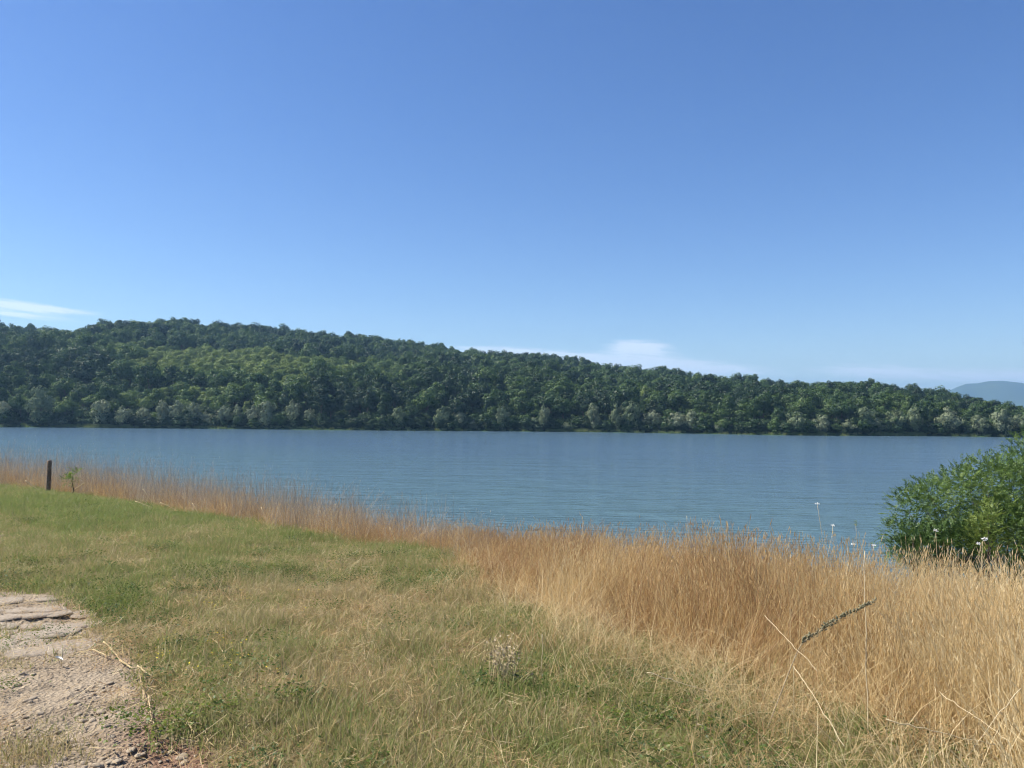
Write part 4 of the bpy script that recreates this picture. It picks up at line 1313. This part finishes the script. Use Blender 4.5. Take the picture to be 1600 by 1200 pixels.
def build_stalks():
    S = [([(1356, 1120), (1353, 1000), (1350, 862)], 4.4, .0034, 'long upright pale straw stalk right of the dark seed spike'),
         ([(1195, 962), (1235, 1004), (1276, 1047)], (4.5, 4.0, 3.4), .0018, 'pale straw stalk slanting down left of the dark seed spike'),
         ([(1240, 1040), (1270, 1085), (1320, 1168)], (4.3, 3.8, 3.2), .0020, 'pale straw stalk slanting down below the dark seed spike'),
         ([(1465, 1080), (1520, 1118), (1578, 1158)], (4.3, 3.8, 3.2), .0019, 'thin straw stalk slanting down to the right edge'),
         ([(1385, 1125), (1460, 1142), (1560, 1165)], 3.5, .0028, 'thin nearly level straw stalk low at the right'),
         ([(1595, 1075), (1545, 1135), (1510, 1185)], 3.5, .0019, 'thin straw stalk slanting down to the left at the right edge'),
         ([(1010, 1050), (1060, 1066), (1112, 1082)], 5.0, .0034, 'pale straw stalk lying across the front of the dry grass'),
         ([(1073, 806), (1078, 860), (1080, 950)], 11.0, .0026, 'tall thin stalk rising above the dry grass in the middle'),
         ([(848, 990), (847, 1030), (843, 1078)], 5.6, .0030, 'thin upright straw stalk right of the grey dead weed'),
         ([(1090, 1130), (1130, 1150), (1180, 1185)], 4.5, .0030, 'thin straw stalk slanting through the turf at the bottom')]
    for i, (pts, Y, rad, lab) in enumerate(S):
        P = smooth_line(stalk_pts(pts, Y), 14, .0025, i)
        low = P[np.argmin(P[:, 2])]
        if i in (0, 2, 7, 8):
            g = low.copy(); g[2] = H(g[0], g[1]) - .02
            P = np.vstack([g, P] if P[0, 2] < P[-1, 2] else [P, g])
        elif P[:, 2].min() < H(low[0], low[1]):
            P[:, 2] = np.maximum(P[:, 2], H(P[:, 0], P[:, 1]) + .01)
        V, F, T = tube(P, np.linspace(rad, rad * .6, len(P)), 5)
        thing_mesh('straw_stalk', V, [F, T], [M_STRAWS], low, lab, 'stalk', 'single straw stalks in the dry grass', tint=.6)
    D = [([[(162, 1007), (177, 1020), (187, 1036)], [(187, 1036), (200, 1044), (207, 1050)]], .0075, 'thick pale jointed dry stalk lying at the edge of the track'),
         ([[(145, 1021), (160, 1028), (173, 1032)]], .0055, 'short pale stalk lying left of the thick jointed one'),
         ([[(215, 1050), (225, 1058), (237, 1066)], [(216, 1056), (222, 1050)]], .0065, 'short pale stalk lying right below the thick jointed one'),
         ([[(218, 1058), (223, 1080), (226, 1108)]], .0045, 'thin stalk lying along the right side of the track'),
         ([[(232, 1095), (234, 1115), (237, 1136)], [(237, 1136), (228, 1131)], [(237, 1136), (230, 1141)], [(237, 1136), (243, 1141)]], .0045, 'thin stalk with a splayed root end on the reddish earth'),
         ([[(268, 1143), (290, 1141), (318, 1143)], [(292, 1142), (300, 1152), (307, 1159)]], .0055, 'forked pale stalk lying on the reddish earth'),
         ([[(326, 1141), (319, 1151), (323, 1162), (336, 1172)]], .0045, 'curved pale stalk lying right of the forked one'),
         ([[(282, 1163), (296, 1166), (311, 1168)]], .0050, 'short pale stalk lying below the forked one'),
         ([[(312, 999), (327, 1004), (338, 1011)], [(338, 1011), (347, 1025), (353, 1040)]], .0060, 'bent pale stalk lying in the turf above the weeds'),
         ([[(388, 1016), (405, 1022), (418, 1034), (447, 1046)]], .0045, 'curved thin stalk lying in the turf right of the bent one'),
         ([[(402, 1042), (415, 1048), (432, 1058)]], .0055, 'short straight pale stalk lying in the turf'),
         ([[(241, 1070), (235, 1080), (228, 1092)]], .0060, 'short dark twig lying at the right side of the track'),
         ([[(40, 751), (50, 760), (62, 765)]], .018, 'pale bent branch lying in the grass left of the wooden post'),
         ([[(118, 764), (125, 759), (133, 754)]], .020, 'pale stick propped in the reeds right of the wooden post')]
    for k, (p, q) in enumerate([((140, 779), (176, 781)), ((223, 764), (238, 786)), ((211, 783), (250, 799)), ((250, 785), (279, 799)), ((300, 786), (312, 806)), ((408, 793), (419, 818)), ((488, 807), (503, 828)), ((609, 824), (622, 855))]):
        D.append(([[p, ((p[0] + q[0]) / 2, (p[1] + q[1]) / 2 - 1), q]], .007, f'pale broken stalk leaning at the bank edge, {ordinal(k + 1)} to the right of the post'))
    for i, (lines, rad, lab) in enumerate(D):
        ts = []
        for j, ln in enumerate(lines):
            if i == 12: P = stalk_pts(ln, 28.3)
            elif i == 13: P = stalk_pts(ln, 27.8)
            elif i > 13:
                dq = pxdir(*ln[-1]); yy = -(EYE + .127) / (dq[2] / dq[1] + .048) - .3; P = stalk_pts(ln, [yy + .15, yy + .07, yy]); rad = .00042 * yy
            else: P = stalk_pts(ln, None, .02 + .012 * (i % 3))
            P = smooth_line(P, 9, rad * .25, i * 5 + j)
            ts.append(tube(P, np.linspace(rad, rad * .65, 9), 6))
        V, F = join_tubes(ts)
        thing_mesh('dry_stalk', V, F, [M_SEED if i == 11 else M_STRAWS], V.min(0), lab, 'stalk', 'dry stalks lying on the ground', tint=.25)


build_stalks()


def build_small_plants():
    # grey dead weed
    g = px2ground(783, 1078)[0]
    k = g[1] / FPX
    r = np.random.default_rng(12)
    e = thing_empty('dead_weed', g, 'grey dead weed standing in the turf in the middle foreground', 'plant')
    ts = []; heads = []
    for i in range(22):
        a = r.uniform(0, 6.28); b = g + [r.normal(0, .04), r.normal(0, .04), -.02]
        tip = g + [r.normal(.03, .085), r.normal(0, .07), r.uniform(.12, 85 * k)]
        m = (b + tip) / 2 + r.normal(0, .025, 3)
        ts.append(tube([b, m, tip], [.004, .003, .0015], 5)); heads.append(tip)
        for q in range(3):
            c = m + (tip - m) * r.random(); t2 = c + [r.normal(0, .05), r.normal(0, .04), r.uniform(.0, .06)]
            ts.append(tube([c, (c + t2) / 2 + [0, 0, .006], t2], [.0022, .0016, .001], 4)); heads.append(t2)
    V, F = join_tubes(ts); part_mesh('stem', V, F, [M_STRAWS], e, True, None, .3)
    hd = np.repeat(np.array(heads), 2, 0); hd = hd + r.normal(0, .012, hd.shape)
    V, F = leaf_quads(r, hd, r.normal(size=hd.shape), .016, 1.3)
    part_mesh('dry_leaves', V, F, [M_DEAD], e, False)
    # green tufts
    for i, (p, hh, nb, tint, lab) in enumerate([((392, 838), .24, 90, .95, 'dark green grass tuft at the edge of the dry bank grass'), ((832, 1003), .16, 110, .95, 'fresh green grass tuft in front of the pale flattened straw'),
                                               ((478, 856), .16, 90, .8, 'pale green grass tuft right of the dark green one at the bank edge'), ((1215, 1015), .3, 60, .8, 'green tuft inside the dry grass left of the dark seed spike'),
                                               ((1330, 1165), .28, 90, .85, 'green leafy tuft low in the front of the dry grass'), ((545, 1185), .12, 120, .85, 'short green tuft at the bottom edge of the turf')]):
        g = px2ground(*p)[0]; rr = np.random.default_rng(70 + i)
        V, F, v, *_x = blades(rr, nb, (hh * .5, hh), .006, hh * .5, (.4, .3), 4)
        thing_mesh('grass_tuft', V + g, F, [M_GRASS], g, lab, 'grass', 'green tufts in the turf', False, {'var': v}, tint=tint)
    # white curled leaf on a stub beside the track
    g = px2ground(96, 1039)[0]; k = g[1] / FPX
    e = thing_empty('bleached_stub', g, 'bleached white plant stub with a curled leaf on the track', 'plant')
    V, F, T = tube([g + [0, 0, -.01], g + [.004, 0, 12 * k], g + [.0, 0, 26 * k]], [.005, .004, .0025], 6)
    part_mesh('stem', V, [F, T], [M_STRAWS], e, True, None, 1.0)
    u = np.linspace(-1, 1, 9)
    P = g + np.stack([u * 6.5 * k - 2 * k, -.01 - .01 * u ** 2, 10 * k - u * 2.2 * k + .006 * u ** 2], -1)
    w = .012 * (1 - u ** 2) + .002
    V = np.concatenate([P + np.stack([0 * w, -w, w * .8], -1), P + [0, 0, -.004], P + np.stack([0 * w, w, w * .8], -1)])
    i = np.arange(27).reshape(3, 9)
    F = np.stack([i[:-1, :-1], i[:-1, 1:], i[1:, 1:], i[1:, :-1]], -1).reshape(-1, 4)
    part_mesh('curled_leaf', V, F, [M_WHITE], e)
    # white blossom at the foot of the bush
    c = at_depth(np.float64(1535), np.float64(846), 11.15)
    r = np.random.default_rng(15); b = np.array([c[0] - .02, 11.2, H(c[0], 11.2)])
    e = thing_empty('white_blossom', b, 'pair of white blossoms at the foot of the leafy bush on the right', 'flower')
    V, F, T = tube(smooth_line([b, (b + c) / 2, c], 6), .004, 5); part_mesh('stem', V, [F, T], [M_STRAWS], e, True, None, .4)
    for dx, dz, s in ((.03, .035, .022), (-.05, -.03, .018)):
        C = c + [dx, 0, dz] + r.normal(0, 1, (40, 3)) * [s, s * .5, s * .5]
        V, F = leaf_quads(r, C, r.normal(size=(40, 3)) + [0, -.6, .8], .018)
        part_mesh('blossom', V, F, [M_WHITE], e, False)


build_small_plants()


# ---------------------------------------------------------------- stones of the track
def plate(seed, n=9, thick=.5):
    r = np.random.default_rng(seed)
    a = np.sort(np.linspace(0, 2 * np.pi, n, endpoint=False) + r.normal(0, .16, n))
    q = r.uniform(.78, 1.1, n)
    o = np.stack([np.cos(a) * q, np.sin(a) * q], -1)
    V = np.vstack([np.c_[o * 1.05, np.full(n, -thick)], np.c_[o, np.full(n, thick * .55)], np.c_[o * .86, thick * r.uniform(.8, 1.05, n)], [[0, 0, thick]]])
    i = np.arange(n); j = np.roll(i, -1)
    F = np.vstack([np.stack([i, j, j + n, i + n], -1), np.stack([i + n, j + n, j + 2 * n, i + 2 * n], -1)])
    T = np.stack([i + 2 * n, j + 2 * n, np.full(n, 3 * n)], -1)
    return V, [F, T]


def pebble(seed):
    r = np.random.default_rng(seed)
    V = []
    for z, q in ((-.6, .7), (0, 1), (.5, .72)):
        a = np.linspace(0, 2 * np.pi, 7, endpoint=False) + r.uniform(0, 1)
        V.append(np.stack([np.cos(a) * q * r.uniform(.8, 1.15, 7), np.sin(a) * q * r.uniform(.8, 1.15, 7), np.full(7, z) + r.normal(0, .08, 7)], -1))
    V = np.vstack(V + [[[0, 0, -.7]], [[r.normal(0, .1), 0, .72]]])
    i = np.arange(7); j = np.roll(i, -1)
    F = np.vstack([np.stack([i, j, j + 7, i + 7], -1), np.stack([i + 7, j + 7, j + 14, i + 14], -1)])
    T = np.vstack([np.stack([i + 14, j + 14, np.full(7, 22)], -1), np.stack([j, i, np.full(7, 21)], -1)])
    return V, [F, T]


def build_stones():
    r = np.random.default_rng(31)
    plates = [mesh('slab', *plate(50 + i), [M_SLAB]) for i in range(6)]
    spots = []
    for py in (938, 950, 962, 975, 988, 1002, 1014):
        for px in np.arange(-60, 190, 30):
            x = px + r.uniform(-12, 12) + (14 if (py // 12) % 2 else 0)
            if x > 170 - abs(py - 972) * 1.2: continue
            spots.append((x, py + r.uniform(-3, 3)))
    for x, yv in spots:
        g = px2ground(x, yv)[0]
        if path_sd(g[0], g[1]) < .02: continue
        o = link('slab', plates[r.integers(0, 6)], PATH)
        s = r.uniform(.07, .15)
        o.location = (g[0], g[1], float(path_z(g[0], g[1])) + .004)
        o.scale = (s * r.uniform(1.1, 1.7), s * r.uniform(.9, 1.3), r.uniform(.012, .024))
        o.rotation_euler = (r.normal(0, .03), r.normal(0, .03), r.uniform(-.5, .5) + (math.pi if r.random() < .5 else 0))
    pebs = [mesh('stone', *pebble(80 + i), [M_STONE], True) for i in range(8)]
    n = 0
    while n < 110:
        px, py = r.uniform(0, 290), 1020 + 180 * r.random() ** .7
        g = px2ground(px, py)[0]
        if path_sd(g[0], g[1]) < .12: continue
        o = link('stone', pebs[r.integers(0, 8)], PATH)
        s = r.uniform(.010, .024) * (1.5 if r.random() < .12 else 1)
        o.location = (g[0], g[1], float(path_z(g[0], g[1])) + s * .15)
        o.scale = (s * r.uniform(1, 1.6), s, s * r.uniform(.45, .8))
        o.rotation_euler = (r.normal(0, .15), r.normal(0, .15), r.uniform(0, 6.28)); n += 1
    # gravel too small to pick apart
    N_ = 9000
    x = r.uniform(-6, 0, N_ * 2); y = r.uniform(2.0, 8.5, N_ * 2)
    k = (path_sd(x, y) > .03) & (fbm(x * 2, y * 2, 203, 3) > .38); x, y = x[k], y[k]; n = len(x)
    s = .0035 + .007 * r.random(n) ** 2.5
    scatter('gravel', pebs, np.stack([x, y, path_z(x, y) + s * .2], -1), np.stack([r.normal(0, .2, n), r.normal(0, .2, n), r.uniform(0, 6.28, n)], -1),
            np.stack([s * r.uniform(1, 1.6, n), s, s * .65], -1), r.random(n), 'fine pale gravel strewn over the dirt track', 'gravel')


build_stones()
